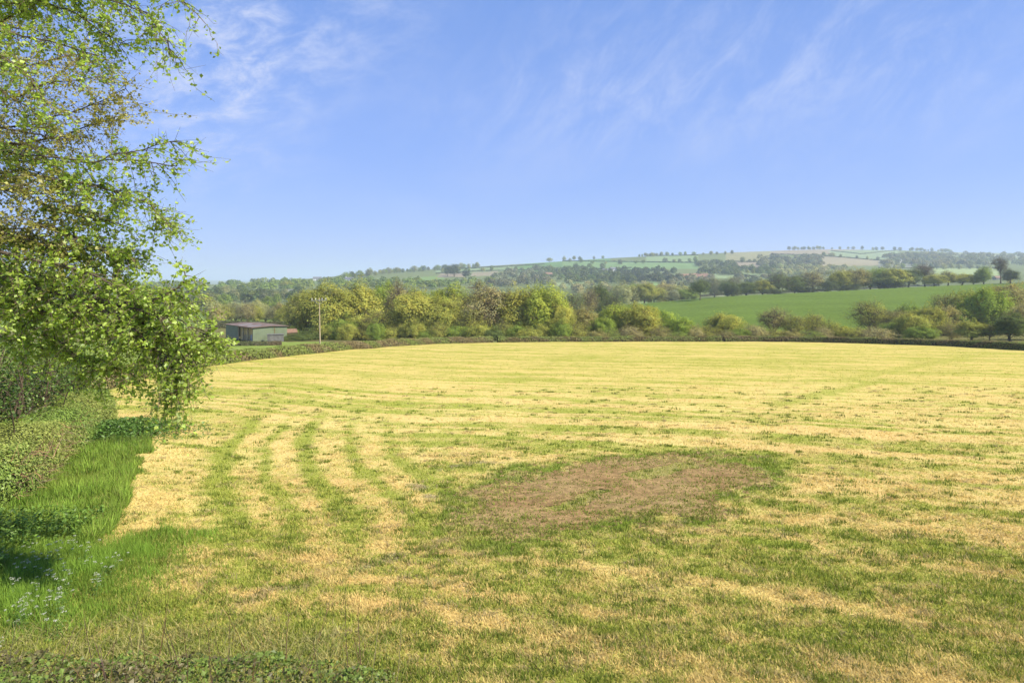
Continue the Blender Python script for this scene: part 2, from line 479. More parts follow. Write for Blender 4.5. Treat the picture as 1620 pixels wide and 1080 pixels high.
tag(sheet('meadow', cellM, M_MEADOW), 'mown hay meadow striped with straw rows and green regrowth', 'field', kind='structure')
tag(sheet('pasture', cellP & ~cellM, M_FIELD), 'smooth bright green pasture sloping up beyond the stream', 'field', kind='structure')
tag(sheet('ground', ~cellM & ~cellP & ~cellF, M_FIELD), 'rough grass ground around the barn and under the woods', 'ground', kind='structure')
tag(sheet('hills', cellF & ~cellM & ~cellP, M_FIELD), 'hazy hills patterned with small fields on the horizon', 'hills', kind='structure')

# the bare earth patch, its own ragged sheet a little above the meadow
st = .05
ex, ey = np.meshgrid(np.arange(PC[0] - 7, PC[0] + 7, st), np.arange(PC[1] - 6.5, PC[1] + 6.5, st), indexing='ij')
ez = gz(ex, ey) + .008 + .035 * fbm(ex / .25, ey / .25, 67, 4) * (1 - sst(.45, .9, patch_r(ex, ey)))


def bare(x, y):
    pr = patch_r(x, y)
    isl = np.minimum(segdist(x, y, [gp(1010, 752), gp(1085, 738)]) - .42, segdist(x, y, [gp(880, 802), gp(950, 778)]) - .24)
    nz = fbm(x / .35, y / .35, 63, 3)
    return (pr + (nz - .5) * .6 + (vn(x / .11, y / .11, 69) - .5) * .5 * sst(.5, 1, pr) < .95) & (isl + (nz - .5) * .5 > 0)


eb = bare(ex, ey)
eid = np.arange(ex.size).reshape(ex.shape)
ef = np.stack([eid[:-1, :-1], eid[1:, :-1], eid[1:, 1:], eid[:-1, 1:]], -1)[eb[:-1, :-1]]
uu, inv = np.unique(ef, return_inverse=True)
ev = np.stack([ex, ey, ez], -1).reshape(-1, 3)[uu]
et = fbm(ev[:, 0] / 1.4, ev[:, 1] / 1.4, 65, 3)[:, None]; e2 = fbm(ev[:, 0] / .12, ev[:, 1] / .12, 66, 2)[:, None]
ec = (np.array([.30, .185, .085]) * (1 - et) + np.array([.39, .29, .13]) * et) * (.5 + .75 * e2)
me = mesh_np(bpy.data.meshes.new('bare_earth'), ev, np.zeros((0, 3), int), inv.reshape(-1, 4), ec, np.zeros(len(ef)), M_EARTH, True, 'POINT')
o = bpy.data.objects.new('bare_earth', me); COL.objects.link(o)
tag(o, 'oval patch of bare brown earth worn into the meadow', 'earth', kind='structure')


# ------------------------------------------------------------------ grass
def blades(mb, x, y, h, w, lean, col, rng=R, z=None):
    n = len(x); z = gz(x, y) if z is None else z
    a = rng.uniform(0, 2 * math.pi, n); b = a + rng.normal(0, .6, n) + math.pi / 2
    base = np.stack([x, y, z - .005], 1)
    sd = np.stack([np.cos(b), np.sin(b), np.zeros(n)], 1) * (w * .5)[:, None]
    tip = base + np.stack([np.cos(a) * np.sin(lean) * h, np.sin(a) * np.sin(lean) * h, np.cos(lean) * h + .008], 1)
    v = np.stack([base - sd, base + sd, tip], 1).reshape(-1, 3)
    mb.add(v, np.arange(n)[:, None] * 3 + np.array([[0, 1, 2]]), col)


n = 620000
py = R.uniform(546, 1100, n); px = R.uniform(-30, 1650, n)
k = R.random(n) < np.interp(py, [546, 600, 700, 1100], [.35, .55, 1, 1]); py = py[k]; px = px[k]
y = gy(py) * R.uniform(.985, 1.015, len(py)); x = (px - CX) / F * y
k = inpoly(x, y, MEADOW); x = x[k]; y = y[k]
c, g, lush, sc = meadow_col(x, y)
b = bare(x, y)
prr = patch_r(x, y)
k = ~b | (R.random(len(x)) < .16 + .84 * sst(.48, .66, fbm(x / .4, y / .16, 68, 3)) + .45 * sst(.6, 1.0, prr))
x = x[k]; y = y[k]; c = c[k]; g = np.where(b[k], .8, g[k]); lush = lush[k]; sc = sc[k]
n = len(x)
pick = R.random(n) < np.clip(g * 1.1 - .05, 0, 1)
far = sst(16, 60, y)[:, None]
tone = R.random((n, 1))
straw = (C_STRAW_A * tone + C_STRAW_B * (1 - tone)) * (1 - far) + C_STRAW_FAR * far
green = (C_GREEN * (1 - lush[:, None]) + C_LUSH * lush[:, None]) * (1 - far) + np.array([.33, .345, .06]) * far
cc = np.where(pick[:, None], green, straw)
cc = cc * .6 + c * .4
inb = bare(x, y)
cc[inb] = cc[inb] * np.array([.62, .7, .6])
cc = cc * R.uniform(.82, 1.2, (n, 1)) * np.where(sc[:, None] > .4, np.array([[.8, .8, .78]]), 1)
tuft = sst(.45, .75, fbm(x / .5, y / .5, 91, 3))
hh = np.where(pick, .04 + .045 * g * tuft + .05 * lush, .045 + .05 * tuft) * R.uniform(.7, 1.4, n) * (1 + .004 * y)
ww = (.007 + .0011 * y) * R.uniform(.7, 1.4, n)
ln = np.where(pick, R.uniform(.35, 1.3, n), R.uniform(.8, 1.5, n))
gm = MB(); blades(gm, x, y, np.where(inb, .06, hh), ww, ln, cc, z=gz(x, y) + np.where(inb, .022, 0))
# loose wisps, tussocks and clods
nt_ = 5200
py = R.uniform(612, 1085, nt_); px = R.uniform(-10, 1640, nt_); ty = gy(py); tx_ = (px - CX) / F * ty
k = inpoly(tx_, ty, MEADOW) & ~bare(tx_, ty); tx_ = tx_[k]; ty = ty[k]; nt_ = len(tx_)
kind_ = R.random(nt_); cg = meadow(tx_, ty)[1 - 1]
per = 26; sz = R.uniform(.5, 1.5, nt_) * (1 + .008 * ty)
xx = np.repeat(tx_, per) + R.normal(0, 1, nt_ * per) * np.repeat(.085 * sz, per); yy = np.repeat(ty, per) + R.normal(0, 1, nt_ * per) * np.repeat(.055 * sz, per)
gk = np.repeat(kind_ < .25 + .6 * cg, per)[:, None]; tn = np.repeat(R.uniform(.75, 1.15, nt_), per)[:, None] * R.uniform(.75, 1.25, (nt_ * per, 1))
ck = np.where(gk, np.array([[.19, .245, .045]]), np.where(np.repeat(kind_ > .85, per)[:, None], np.array([[.36, .29, .15]]), np.array([[.56, .44, .18]]))) * tn
blades(gm, xx, yy, np.where(gk[:, 0], .085, .10) * np.repeat(sz ** .5, per) * R.uniform(.6, 1.3, len(xx)), (.007 + .001 * yy) * R.uniform(.7, 1.3, len(xx)), np.where(gk[:, 0], R.uniform(.1, .9, len(xx)), R.uniform(.8, 1.4, len(xx))), ck)
tag(gm.obj('grass', M_GRASS), 'short stubble of mown straw and green grass across the meadow', 'grass', kind='stuff')

# uncut verge along the left hedge and lush corner
VERGE = [(-9.0, 8.3), (-8.4, 13), (-10.0, 16.2), (-12.6, 21.5), (-13.9, 24.5), (-15.8, 26.0), (-17.5, 27.5), (-17, 24), (-12.6, 16), (-11.6, 12.6), (-11, 8)]
n = 260000
x = R.uniform(-18, -7.5, n); y = R.uniform(8, 28, n)
edge = (fbm(x / .8, y / .8, 95) - .5) * 1.3
k = inpoly(x + edge, y, VERGE) & (R.random(n) < np.interp(y, [8, 14, 28], [1, .8, .45])); x = x[k]; y = y[k]; n = len(x)
cl = fbm(x / .6, y / .6, 96, 3)
net = ((x + 15) ** 2 + (y - 24.6) ** 2) < 6
c2 = fbm(x / 1.4, y / 1.4, 94, 3)[:, None]
cv = (np.array([.15, .26, .038]) * (1 - c2) + np.array([.25, .33, .06]) * c2) * (.5 + 1.0 * cl)[:, None] * R.uniform(.65, 1.4, (n, 1))
cv = np.where(R.random((n, 1)) < .10, np.array([[.26, .27, .08]]), cv); cv = np.where(net[:, None], cv * np.array([[.75, .72, .9]]), cv)
hh = (.12 + .42 * cl * cl * 1.4) * R.uniform(.5, 1.2, n); vm = MB()
blades(vm, x, y, hh, .012 + .0009 * y * R.uniform(.6, 1.4, n), R.uniform(.1, 1.15, n), cv)
n = 90000
x = R.uniform(-10, -4.2, n); y = R.uniform(8, 13.4, n)
q = -(x + 4.6) + (fbm(x / 1.2, y / 1.2, 52) - .5) * 2.4 - .18 * np.abs(y - 10.5)
k = R.random(n) < (1 - sst(11.6, 14.0, y + (fbm(x / .9, y / .9, 54) - .5) * 3)) * sst(.4, 2.6, q) * sst(8.4, 9.6, y + (fbm(x, y, 53) - .5) * 1.2) * .9; x = x[k]; y = y[k]; n = len(x)
cl = fbm(x / .5, y / .5, 97, 3)
cv = np.array([.19, .30, .045]) * (.6 + .8 * cl)[:, None] * R.uniform(.7, 1.35, (n, 1))
blades(vm, x, y, (.08 + .26 * cl * sst(-5, -8, x)) * R.uniform(.6, 1.3, n), .011 * R.uniform(.7, 1.5, n), R.uniform(.1, .95, n), cv)
tag(vm.obj('verge_grass', M_GRASS), 'long lush green grass left uncut beside the left hedge', 'grass', kind='stuff')
# flopped cut grass near the bottom hedge
n = 9000
x = R.uniform(-7.2, -1.2, n); y = R.uniform(7.2, 9.4, n)
k = R.random(n) < sst(9.5, 8.6, y + (fbm(x, y, 53) - .5) * 1.2) * sst(-1.0, -3.0, x); x = x[k]; y = y[k]; n = len(x)
cv = np.array([.36, .34, .13]) * R.uniform(.5, 1.35, (n, 1)); dm = MB()
blades(dm, x, y, R.uniform(.15, .38, n), .012 * R.uniform(.7, 1.4, n), R.uniform(1.0, 1.5, n), cv)
tag(dm.obj('cut_grass', M_GRASS), 'flopped pale cut grass lying behind the bramble hedge', 'grass', kind='stuff')


# ------------------------------------------------------------------ trees
def curve(a, b, bend, n=5, rng=R):
    t = np.linspace(0, 1, n)[:, None]
    return a * (1 - t) + b * t + np.sin(t * math.pi) * bend


def tree_mesh(seed, wid=.85, cb=.2, nl=16, nleaf=4200, leaf=.030, bare=.0, droop=0.0, trunks=1, twigs=14, lean=0.0, fill=0.0):
    """trunk and crown of a tree one unit tall"""
    g = np.random.default_rng(seed)
    tr = MB(); cr = MB()
    cz = (cb + 1) / 2; a = (1 - cb) / 2; w = wid / 2
    for q in range(trunks):
        off = np.array([(q - (trunks - 1) / 2) * .10, g.uniform(-.03, .03), 0])
        top = np.array([off[0] * 1.7 + g.uniform(-.04, .04) + lean, g.uniform(-.04, .04), .62])
        pts = curve(off, top, np.array([g.uniform(-.03, .03), 0, 0]), 7)
        tr.tube(pts, np.linspace(.026, .009, 7) / trunks ** .4 + np.array([.012, 0, 0, 0, 0, 0, 0]), 6, g.uniform(.8, 1.2))
    gold = math.pi * (3 - math.sqrt(5))
    for i in range(nl):
        zz = 1 - 1.72 * (i + .5) / nl; ph = i * gold + g.uniform(-.3, .3)
        rr_ = math.sqrt(max(0, 1 - zz * zz))
        dirv = np.array([rr_ * math.cos(ph) * w, rr_ * math.sin(ph) * w, zz * a])
        c = np.array([lean, 0, cz]) + dirv * g.uniform(.35, .86)
        r = g.uniform(.15, .27) * (wid * .55 + .3)
        h0 = np.clip(c[2] - g.uniform(.12, .3), .05, .6)
        p = curve(np.array([lean * h0, 0, h0]), c, np.array([0, 0, g.uniform(-.05, .06)]), 5)
        tr.tube(p, np.linspace(.010, .004, 5), 4, g.uniform(.75, 1.2))
        for _ in range(twigs):
            d = g.normal(size=3); d[2] = d[2] * .8 + .25 - droop; d /= np.linalg.norm(d); e = c + d * r * np.array([1, 1, .85]) * g.uniform(.7, 1.12)
            e2 = curve(c + d * r * .1, e, g.normal(size=3) * .02, 4)
            tr.tube(e2, [.0032, .0024, .0017, .0009], 3, g.uniform(.7, 1.3))
            for _k in range(2 if bare < .3 else 5):
                s0 = e2[g.integers(1, 4)]; e3 = s0 + (d + g.normal(size=3) * .6) * r * .45
                tr.tube(np.array([s0, (s0 + e3) / 2 + g.normal(size=3) * .006, e3]), [.0016, .0012, .0006], 3, g.uniform(.7, 1.3))
        m = int(nleaf / nl)
        k = 11
        cd = g.normal(size=(k, 3)); cd[:, 2] = cd[:, 2] * .9 + .25; cd /= np.linalg.norm(cd, axis=1)[:, None]
        cc_ = c + cd * r * np.array([1, 1, .8]) * g.uniform(.55, 1.05, (k, 1))
        which = g.integers(0, k, m)
        pos = cc_[which] + g.normal(size=(m, 3)) * r * np.array([.27, .27, .17])
        ok = pos[:, 2] > .015
        pos = pos[ok]; wk = which[ok]
        shade = (g.uniform(.8, 1.2, k)[wk] * g.uniform(.72, 1.28, len(pos)))[:, None]
        hue = g.uniform(-.10, .10, (len(pos), 1)) + g.uniform(-.08, .08, (k, 1))[wk]
        col = shade * np.concatenate([1 + hue, np.ones_like(hue), 1 - hue], 1)
        col = np.minimum(col, 1.7)
        out = (pos - np.array([lean, 0, cz - .1])); out /= np.linalg.norm(out, axis=1)[:, None] + 1e-9
        cr.leaves(pos, leaf * g.uniform(.6, 1.35, len(pos)), col, .75, .3, g, 0, nrm=out)
    if fill:
        m = int(nleaf * fill); d = g.normal(size=(m, 3)); d[:, 2] = np.where(d[:, 2] < -.6, -d[:, 2], d[:, 2]); d /= np.linalg.norm(d, axis=1)[:, None]
        lump = 1 + .62 * (vn(d[:, 0] * 2.6 + seed, d[:, 1] * 2.6 + d[:, 2] * 1.7, seed) - .5) + .34 * (vn(d[:, 0] * 6 + seed, d[:, 1] * 6 + d[:, 2] * 4, seed + 3) - .5)
        pos = np.array([lean, 0, cz]) + d * np.array([w, w, a]) * .93 * (lump * g.uniform(.80, 1.0, m))[:, None]
        ok = (pos[:, 2] > .02) & (vn(d[:, 0] * 4.5 + 9, d[:, 1] * 4.5 + d[:, 2] * 4.5, seed + 7) > .22); pos = pos[ok]; d = d[ok]; m = len(pos)
        cl_ = vn(d[:, 0] * 5 + 3, d[:, 1] * 5 + d[:, 2] * 4, seed + 11)[:, None]
        hue = g.uniform(-.08, .08, (m, 1)) + .16 * (cl_ - .5)
        cr.leaves(pos, leaf * g.uniform(.6, 1.3, m), (.82 + .4 * cl_) * g.uniform(.78, 1.22, (m, 1)) * np.concatenate([1 + hue, np.ones_like(hue), 1 - hue], 1), .75, .3, g, 0, nrm=d)
    return tr, cr


PROTO = {}
for nm, kw in dict(
        oak=dict(seed=1, wid=.95, cb=-.02, nl=26, nleaf=12000), oak_b=dict(seed=2, wid=.85, cb=-.04, nl=24, nleaf=11000), oak_c=dict(seed=3, wid=1.05, cb=.0, nl=28, nleaf=12500),
        dome=dict(seed=4, wid=1.0, cb=-.03, nl=26, nleaf=15000), open=dict(seed=5, wid=.95, cb=.0, nl=24, nleaf=6500, leaf=.019, bare=.6, twigs=14),
        open_b=dict(seed=6, wid=.75, cb=.05, nl=20, nleaf=4200, leaf=.018, bare=.7, twigs=18), bare=dict(seed=7, wid=.7, cb=.2, nl=18, nleaf=900, leaf=.016, bare=.9, twigs=24),
        twin=dict(seed=8, wid=.65, cb=.12, nl=18, nleaf=4500, leaf=.019, bare=.7, twigs=18, trunks=2), shrub=dict(seed=9, wid=1.5, cb=-.25, nl=20, nleaf=9000, leaf=.036, twigs=8),
        thicket=dict(seed=10, wid=1.5, cb=-.2, nl=20, nleaf=4500, leaf=.032, bare=.5, twigs=16), tall=dict(seed=12, wid=.6, cb=-.03, nl=20, nleaf=9000, leaf=.023), lone=dict(seed=14, wid=1.1, cb=.16, nl=24, nleaf=9500, leaf=.024)).items():
    kw.setdefault('fill', .62 if kw.get('bare', 0) < .3 else .35 if nm != 'bare' else 0)
    kw.setdefault('leaf', .026); kw.setdefault('twigs', 9)
    t_, c_ = tree_mesh(**kw)
    PROTO[nm] = (t_.data('trunk', M_BARK), c_.data('crown', M_LEAF), kw['wid'])
LOW = []
for i, kw in enumerate([dict(seed=21, wid=.95, cb=-.1), dict(seed=22, wid=.8, cb=-.05), dict(seed=23, wid=1.15, cb=-.02), dict(seed=24, wid=1.0, cb=-.15), dict(seed=25, wid=.75, cb=.02)]):
    t_, c_ = tree_mesh(nl=16, nleaf=1700, leaf=.055, fill=.6, twigs=2, **kw)
    jm = MB()
    for b_, mi in ((t_, 0), (c_, 1)):
        for f_, cl_ in ((b_.f3, b_.c3), (b_.f4, b_.c4)):
            pass
    v1 = np.concatenate(t_.v); v2 = np.concatenate(c_.v)
    jm.v = [v1, v2]; jm.f4 = t_.f4 + [f + len(v1) for f in c_.f4]; jm.c4 = t_.c4 + c_.c4
    jm.m4 = [np.zeros(len(f), int) for f in t_.f4] + [np.ones(len(f), int) for f in c_.f4]
    if t_.f3: jm.f3 = t_.f3; jm.c3 = t_.c3; jm.m3 = [np.zeros(len(f), int) for f in t_.f3]
    LOW.append((jm.data('far_tree', [M_BARK, M_LEAF]), kw['wid'], jm))

CL = dict(olive=(.37, .38, .085), gold=(.41, .41, .09), lime=(.36, .42, .07), green=(.25, .33, .065), deep=(.15, .195, .06), brown=(.34, .31, .115), tan=(.42, .38, .17),
          dark=(.10, .125, .055), grey=(.25, .265, .15), pale=(.40, .41, .18), leafg=(.30, .39, .065))


def tree(px, top, Y, wpx, kind, col, label, group='trees', name='tree', rz=None, cat='tree'):
    x = (px - CX) / F * Y; z = float(gz(x, Y)) - .05
    h = (H - (top - HY) / F * Y) - z
    tm, cm, w0 = PROTO[kind]
    e = empty(name, (x, Y, z), R.uniform(0, 6.28) if rz is None else rz)
    s = wpx / F * Y / w0 * 1.12
    e.scale = (s, s, h)
    for n_, d_ in (('trunk', tm), ('crown', cm)):
        o_ = bpy.data.objects.new(n_, d_); COL.objects.link(o_); o_.parent = e
        o_.color = (*(np.array(CL[col]) * R.uniform(.92, 1.08)), 1)
    tag(e, label, cat, group)
    return e


G1 = 'trees of the wood behind the far hedge'
G2 = 'trees and bushes along the stream below the green pasture'
G3 = 'trees at the right end of the stream'
NEAR = [
    (476, 478, 150, 46, 'open', 'olive', 'thin olive tree at the left end of the wood, left of the utility pole', G1),
    (516, 449, 150, 78, 'oak', 'olive', 'tall olive oak rising directly behind the utility pole', G1),
    (566, 444, 156, 74, 'oak_b', 'gold', 'yellow-olive domed oak, second tall crown right of the pole', G1),
    (610, 447, 176, 52, 'dome', 'leafg', 'bright green tree peeping between two taller olive oaks', G1),
    (634, 438, 166, 56, 'open_b', 'brown', 'tall brown half bare tree with a thin crown top in the wood', G1),
    (658, 455, 148, 72, 'oak_c', 'gold', 'orange-tinted oak in front of the thin brown half bare tree', G1),
    (712, 452, 178, 72, 'dome', 'lime', 'bright yellow-green dome behind the olive oaks in mid wood', G1),
    (697, 472, 147, 62, 'oak', 'olive', 'lower olive oak in front of the bright yellow-green dome', G1),
    (742, 482, 146, 52, 'open', 'olive', 'short olive tree with open crown, left of the twin pale trunks', G1),
    (770, 442, 150, 72, 'twin', 'tan', 'tall pale half bare tree with twin trunks in the wood', G1),
    (818, 452, 152, 74, 'oak_b', 'gold', 'yellow-green oak just right of the twin pale trunks', G1),
    (858, 450, 150, 74, 'oak', 'lime', 'tallest yellow-green oak near the right end of the wood', G1),
    (886, 478, 147, 44, 'oak_c', 'gold', 'golden lower oak on the right flank of the tallest yellow-green oak', G1),
    (838, 518, 142, 34, 'shrub', 'deep', 'dark green ivy bush at the foot of the yellow-green oaks', G1),
    (540, 500, 146, 56, 'shrub', 'green', 'green undergrowth bush at the foot of the oak behind the pole', G1),
    (600, 486, 147, 58, 'open', 'olive', 'low open olive tree below the bright green tree', G1),
    (470, 528, 137, 56, 'shrub', 'deep', 'dark rounded bush right of the green barn', G1),
    (640, 505, 145, 50, 'shrub', 'olive', 'olive bush under the orange-tinted oak', G1),
    (720, 512, 143, 46, 'shrub', 'green', 'green bush by the hedge under the lower olive oak', G1),
    (790, 512, 144, 44, 'thicket', 'green', 'thin green thicket around the twin pale trunks', G1),
    (924, 484, 152, 48, 'oak_b', 'brown', 'brown-olive rounded tree just right of the wood', G2),
    (952, 500, 148, 40, 'oak_c', 'leafg', 'low fresh green tree right of the brown-olive rounded tree', G2),
    (974, 482, 156, 56, 'oak', 'lime', 'yellow-green oak left of the broad golden oak', G2),
    (1012, 480, 152, 62, 'dome', 'gold', 'broad golden oak in the clump left of the green pasture', G2),
    (1044, 486, 160, 46, 'oak_c', 'leafg', 'mid green tree behind the right side of the golden oak', G2),
    (1074, 500, 150, 46, 'oak_b', 'leafg', 'lower green tree at the right end of the golden oak clump', G2),
    (1102, 512, 150, 34, 'thicket', 'brown', 'small brown thicket left of the round olive-green tree', G2),
    (1144, 493, 152, 58, 'oak_c', 'olive', 'round olive-green tree alone before the green pasture', G2),
    (1186, 511, 152, 46, 'thicket', 'brown', 'low brownish shrubs right of the round olive-green tree', G2),
    (1224, 482, 154, 44, 'open_b', 'brown', 'tall brown bare tree standing before the pasture', G2),
    (1256, 494, 150, 38, 'open', 'olive', 'thin olive tree right of the tall brown bare tree', G2),
    (1286, 492, 152, 38, 'open', 'gold', 'thin golden tree, second right of the tall brown bare tree', G2),
    (1314, 504, 150, 34, 'thicket', 'olive', 'olive thicket at the end of the thin trees before the pasture', G2),
    (1375, 470, 176, 56, 'open', 'olive', 'large open half bare tree standing clear against the pasture', G3),
    (1352, 516, 148, 46, 'thicket', 'olive', 'olive brushwood at the left foot of the large open tree', G3),
    (1384, 516, 146, 56, 'thicket', 'tan', 'tan brushwood mound below the large open tree', G3),
    (1413, 506, 158, 44, 'shrub', 'green', 'dark green bush right of the large open tree', G3),
    (1440, 492, 152, 50, 'oak_c', 'olive', 'olive tree with sloping crown right of the dark green bush', G3),
    (1472, 482, 160, 46, 'oak_b', 'olive', 'olive tree in the middle of the right-hand slope of trees', G3),
    (1496, 458, 190, 50, 'open', 'olive', 'tall thin-crowned olive tree left of the full green tree', G3),
    (1526, 460, 186, 46, 'oak', 'olive', 'olive tree touching the left side of the full green tree', G3),
    (1562, 455, 172, 66, 'dome', 'leafg', 'full bright green tree among olive trees near the right edge', G3),
    (1596, 444, 205, 70, 'oak_c', 'brown', 'broad brown-olive tree behind the full bright green tree', G3),
    (1505, 508, 146, 34, 'thicket', 'brown', 'small reddish-brown shrub low on the right beside the hedge', G3),
    (1458, 514, 146, 46, 'shrub', 'green', 'rounded green bush behind the right part of the far hedge', G3),
    (1538, 506, 138, 44, 'oak_b', 'olive', 'small flat-topped olive tree with a visible dark trunk', G3),
    (1566, 510, 136, 30, 'open', 'olive', 'slim open tree between the flat-topped and the ivy-clad tree', G3),
    (1598, 494, 132, 44, 'tall', 'deep', 'dark ivy-clad trunk with narrow crown near the right edge', G3),
    (1628, 480, 140, 56, 'oak', 'tan', 'tan-leaved tree cut by the right edge of the picture', G3),
]
for a in NEAR:
    px, top, Y, wpx, kind, col, lab, grp = a
    sh = kind in ('shrub', 'thicket')
    tree(px, top, Y, wpx, kind, col, lab, grp, 'bush' if sh else 'tree', cat='bush' if sh else 'tree')

for i in range(26):
    px = 455 + i * 18 + R.uniform(-5, 5)
    tree(px, R.uniform(506, 520), R.uniform(138, 146) if px > 560 else R.uniform(140, 150), R.uniform(30, 46), ['shrub', 'thicket', 'shrub'][i % 3], ['green', 'olive', 'deep', 'olive'][i % 4],
         'low bush of the undergrowth between the far hedge and the wood', 'undergrowth of the wood', 'bush', cat='bush')
for i in range(17):
    px = 915 + i * 26 + R.uniform(-6, 6) + (40 if px > 1330 else 0)
    tree(px, R.uniform(512, 523), R.uniform(141, 150), R.uniform(30, 44), ['thicket', 'shrub', 'thicket'][i % 3], ['olive', 'brown', 'green', 'tan'][i % 4],
         'low scrub bush along the stream just behind the straight far hedge', 'scrub along the stream', 'bush', cat='bush')
for i in range(12):
    px = 1400 + i * 19 + R.uniform(-5, 5)
    tree(px, R.uniform(478, 498), R.uniform(165, 190), R.uniform(40, 54), ['oak_c', 'open', 'oak_b'][i % 3], ['olive', 'brown', 'green', 'olive'][i % 4],
         'olive tree filling the slope behind the front trees at right', 'infill trees on the right slope')
for i in range(14):
    px = 480 + i * 31 + R.uniform(-8, 8)
    tree(px, R.uniform(456, 468), R.uniform(175, 192), R.uniform(52, 64), ['oak', 'oak_c', 'dome', 'open'][i % 4], ['olive', 'gold', 'green', 'olive'][i % 4],
         'olive tree deep inside the wood, mostly hidden by the front row', 'back row trees of the wood')
# the belt along the top of the pasture
GB = 'trees of the belt along the top of the pasture'
BELT = 'dark green tree merged into the belt along the top edge of the pasture'
for px, top, wpx, kind, col in [(1158, 446, 26, 'shrub', 'dark'), (1180, 446, 34, 'oak', 'deep'), (1206, 441, 34, 'oak_b', 'olive'), (1232, 428, 38, 'open', 'deep'), (1258, 434, 34, 'oak_c', 'deep'), (1286, 426, 40, 'open', 'brown'),
                                (1310, 442, 30, 'shrub', 'dark'), (1328, 428, 36, 'oak', 'olive'), (1354, 423, 42, 'oak_b', 'brown'), (1376, 434, 34, 'oak_c', 'deep'), (1392, 424, 40, 'oak', 'green'),
                                (1416, 422, 42, 'oak_b', 'olive'), (1438, 424, 36, 'oak_c', 'deep'), (1478, 434, 34, 'oak', 'olive'), (1500, 426, 28, 'open_b', 'olive'), (1522, 432, 34, 'oak_b', 'olive'), (1540, 434, 26, 'oak', 'deep'), (1340, 446, 40, 'shrub', 'dark'), (1405, 444, 44, 'shrub', 'dark'), (1270, 452, 44, 'shrub', 'dark'), (1225, 456, 40, 'shrub', 'dark')]:
    tree(px, top, 446 + R.uniform(-4, 16), wpx, kind, col, BELT, GB)
tree(1463, 415, 452, 26, 'bare', 'grey', 'bare grey tree sticking up out of the belt above the pasture', GB)
tree(1583, 403, 440, 20, 'bare', 'grey', 'tall narrow bare tree on the skyline near the right edge', GB)
tree(1556, 422, 440, 22, 'oak', 'green', 'small green tree left of the tall narrow bare skyline tree', GB)
tree(1598, 425, 432, 22, 'tall', 'dark', 'dark ivy-covered stump tree right of the tall bare skyline tree', GB)
tree(1107, 442, 418, 32, 'lone', 'deep', 'lone dark round oak at the top left of the green pasture')
# dark grove and pale trees left of the pasture
GD = 'trees of the dark grove left of the pasture'
for px, top, Y, wpx, kind, col in [(905, 458, 300, 40, 'open', 'deep'), (928, 452, 310, 38, 'open_b', 'brown'), (950, 447, 320, 36, 'oak_b', 'deep'), (968, 458, 300, 34, 'open', 'deep')]:
    tree(px, top, Y, wpx, kind, col, 'dark thin-crowned tree of the grove behind the brown-olive rounded tree', GD)
GE = 'pale trees in the valley left of the lone oak'
for px, top, Y, wpx, kind, col in [(985, 446, 470, 46, 'shrub', 'pale'), (1035, 452, 480, 44, 'shrub', 'olive'), (1062, 455, 480, 40, 'shrub', 'grey'), (1088, 455, 480, 36, 'shrub', 'green'), (1003, 448, 480, 36, 'oak_b', 'green'), (1020, 446, 470, 34, 'oak_c', 'olive'), (1050, 449, 500, 40, 'oak', 'tan'), (1075, 449, 500, 40, 'oak_b', 'pale'), (1130, 440, 560, 26, 'oak', 'grey'), (1160, 434, 560, 30, 'open', 'grey'), (1150, 442, 540, 26, 'oak_c', 'deep')]:
    tree(px, top, Y, wpx, kind, col, 'pale hazy tree in the valley beyond the top hedge of the pasture', GE)
GF = 'pale trees behind the barn'
for i in range(17):
    px = 335 + i * 9.5 + R.uniform(-3, 3)
    tree(px, R.uniform(474, 486), R.uniform(235, 300), R.uniform(24, 34), ['oak', 'oak_b', 'open', 'oak_c'][i % 4], ['pale', 'tan', 'olive', 'pale', 'grey'][i % 5], 'pale tan-green tree in the row beyond the field behind the barn', GF)


def far_tree(px, Y, hm, wf, col, label, group):
    x = (px - CX) / F * Y
    d, w0, _j = LOW[R.integers(0, len(LOW))]
    o_ = bpy.data.objects.new('tree', d); COL.objects.link(o_)
    o_.location = (x, Y, float(gz(x, Y)) - .3); o_.rotation_euler = (0, 0, R.uniform(0, 6.28))
    s = hm * wf; o_.scale = (s, s, hm); o_.color = (*(np.array(CL[col]) * R.uniform(.6, .95)), 1)
    tag(o_, label, 'tree', group)


for i in range(42):
    Y = math.exp(R.uniform(math.log(380), math.log(980))); px = R.uniform(215, 520)
    far_tree(px, Y, R.uniform(9, 15), R.uniform(.8, 1.2), ['deep', 'green', 'grey', 'olive', 'pale'][R.integers(0, 5)], 'dark bluish-green tree in the wooded valley left of the pole, above the barn', 'valley trees above the barn')


def hedgerow_trees(line, n, hm, label, group, cols=('green', 'deep', 'grey', 'olive'), off=0.0):
    for i in range(n):
        t = (i + R.uniform(.1, .9)) / n * (len(line) - 1); k = min(int(t), len(line) - 2); f = t - k
        px = line[k][0] * (1 - f) + line[k + 1][0] * f; py = line[k][1] * (1 - f) + line[k + 1][1] * f
        x, Y, z = hit(px, py, 470)
        far_tree(px, Y, hm * R.uniform(.65, 1.25), R.uniform(.8, 1.25), cols[R.integers(0, len(cols))], label, group)


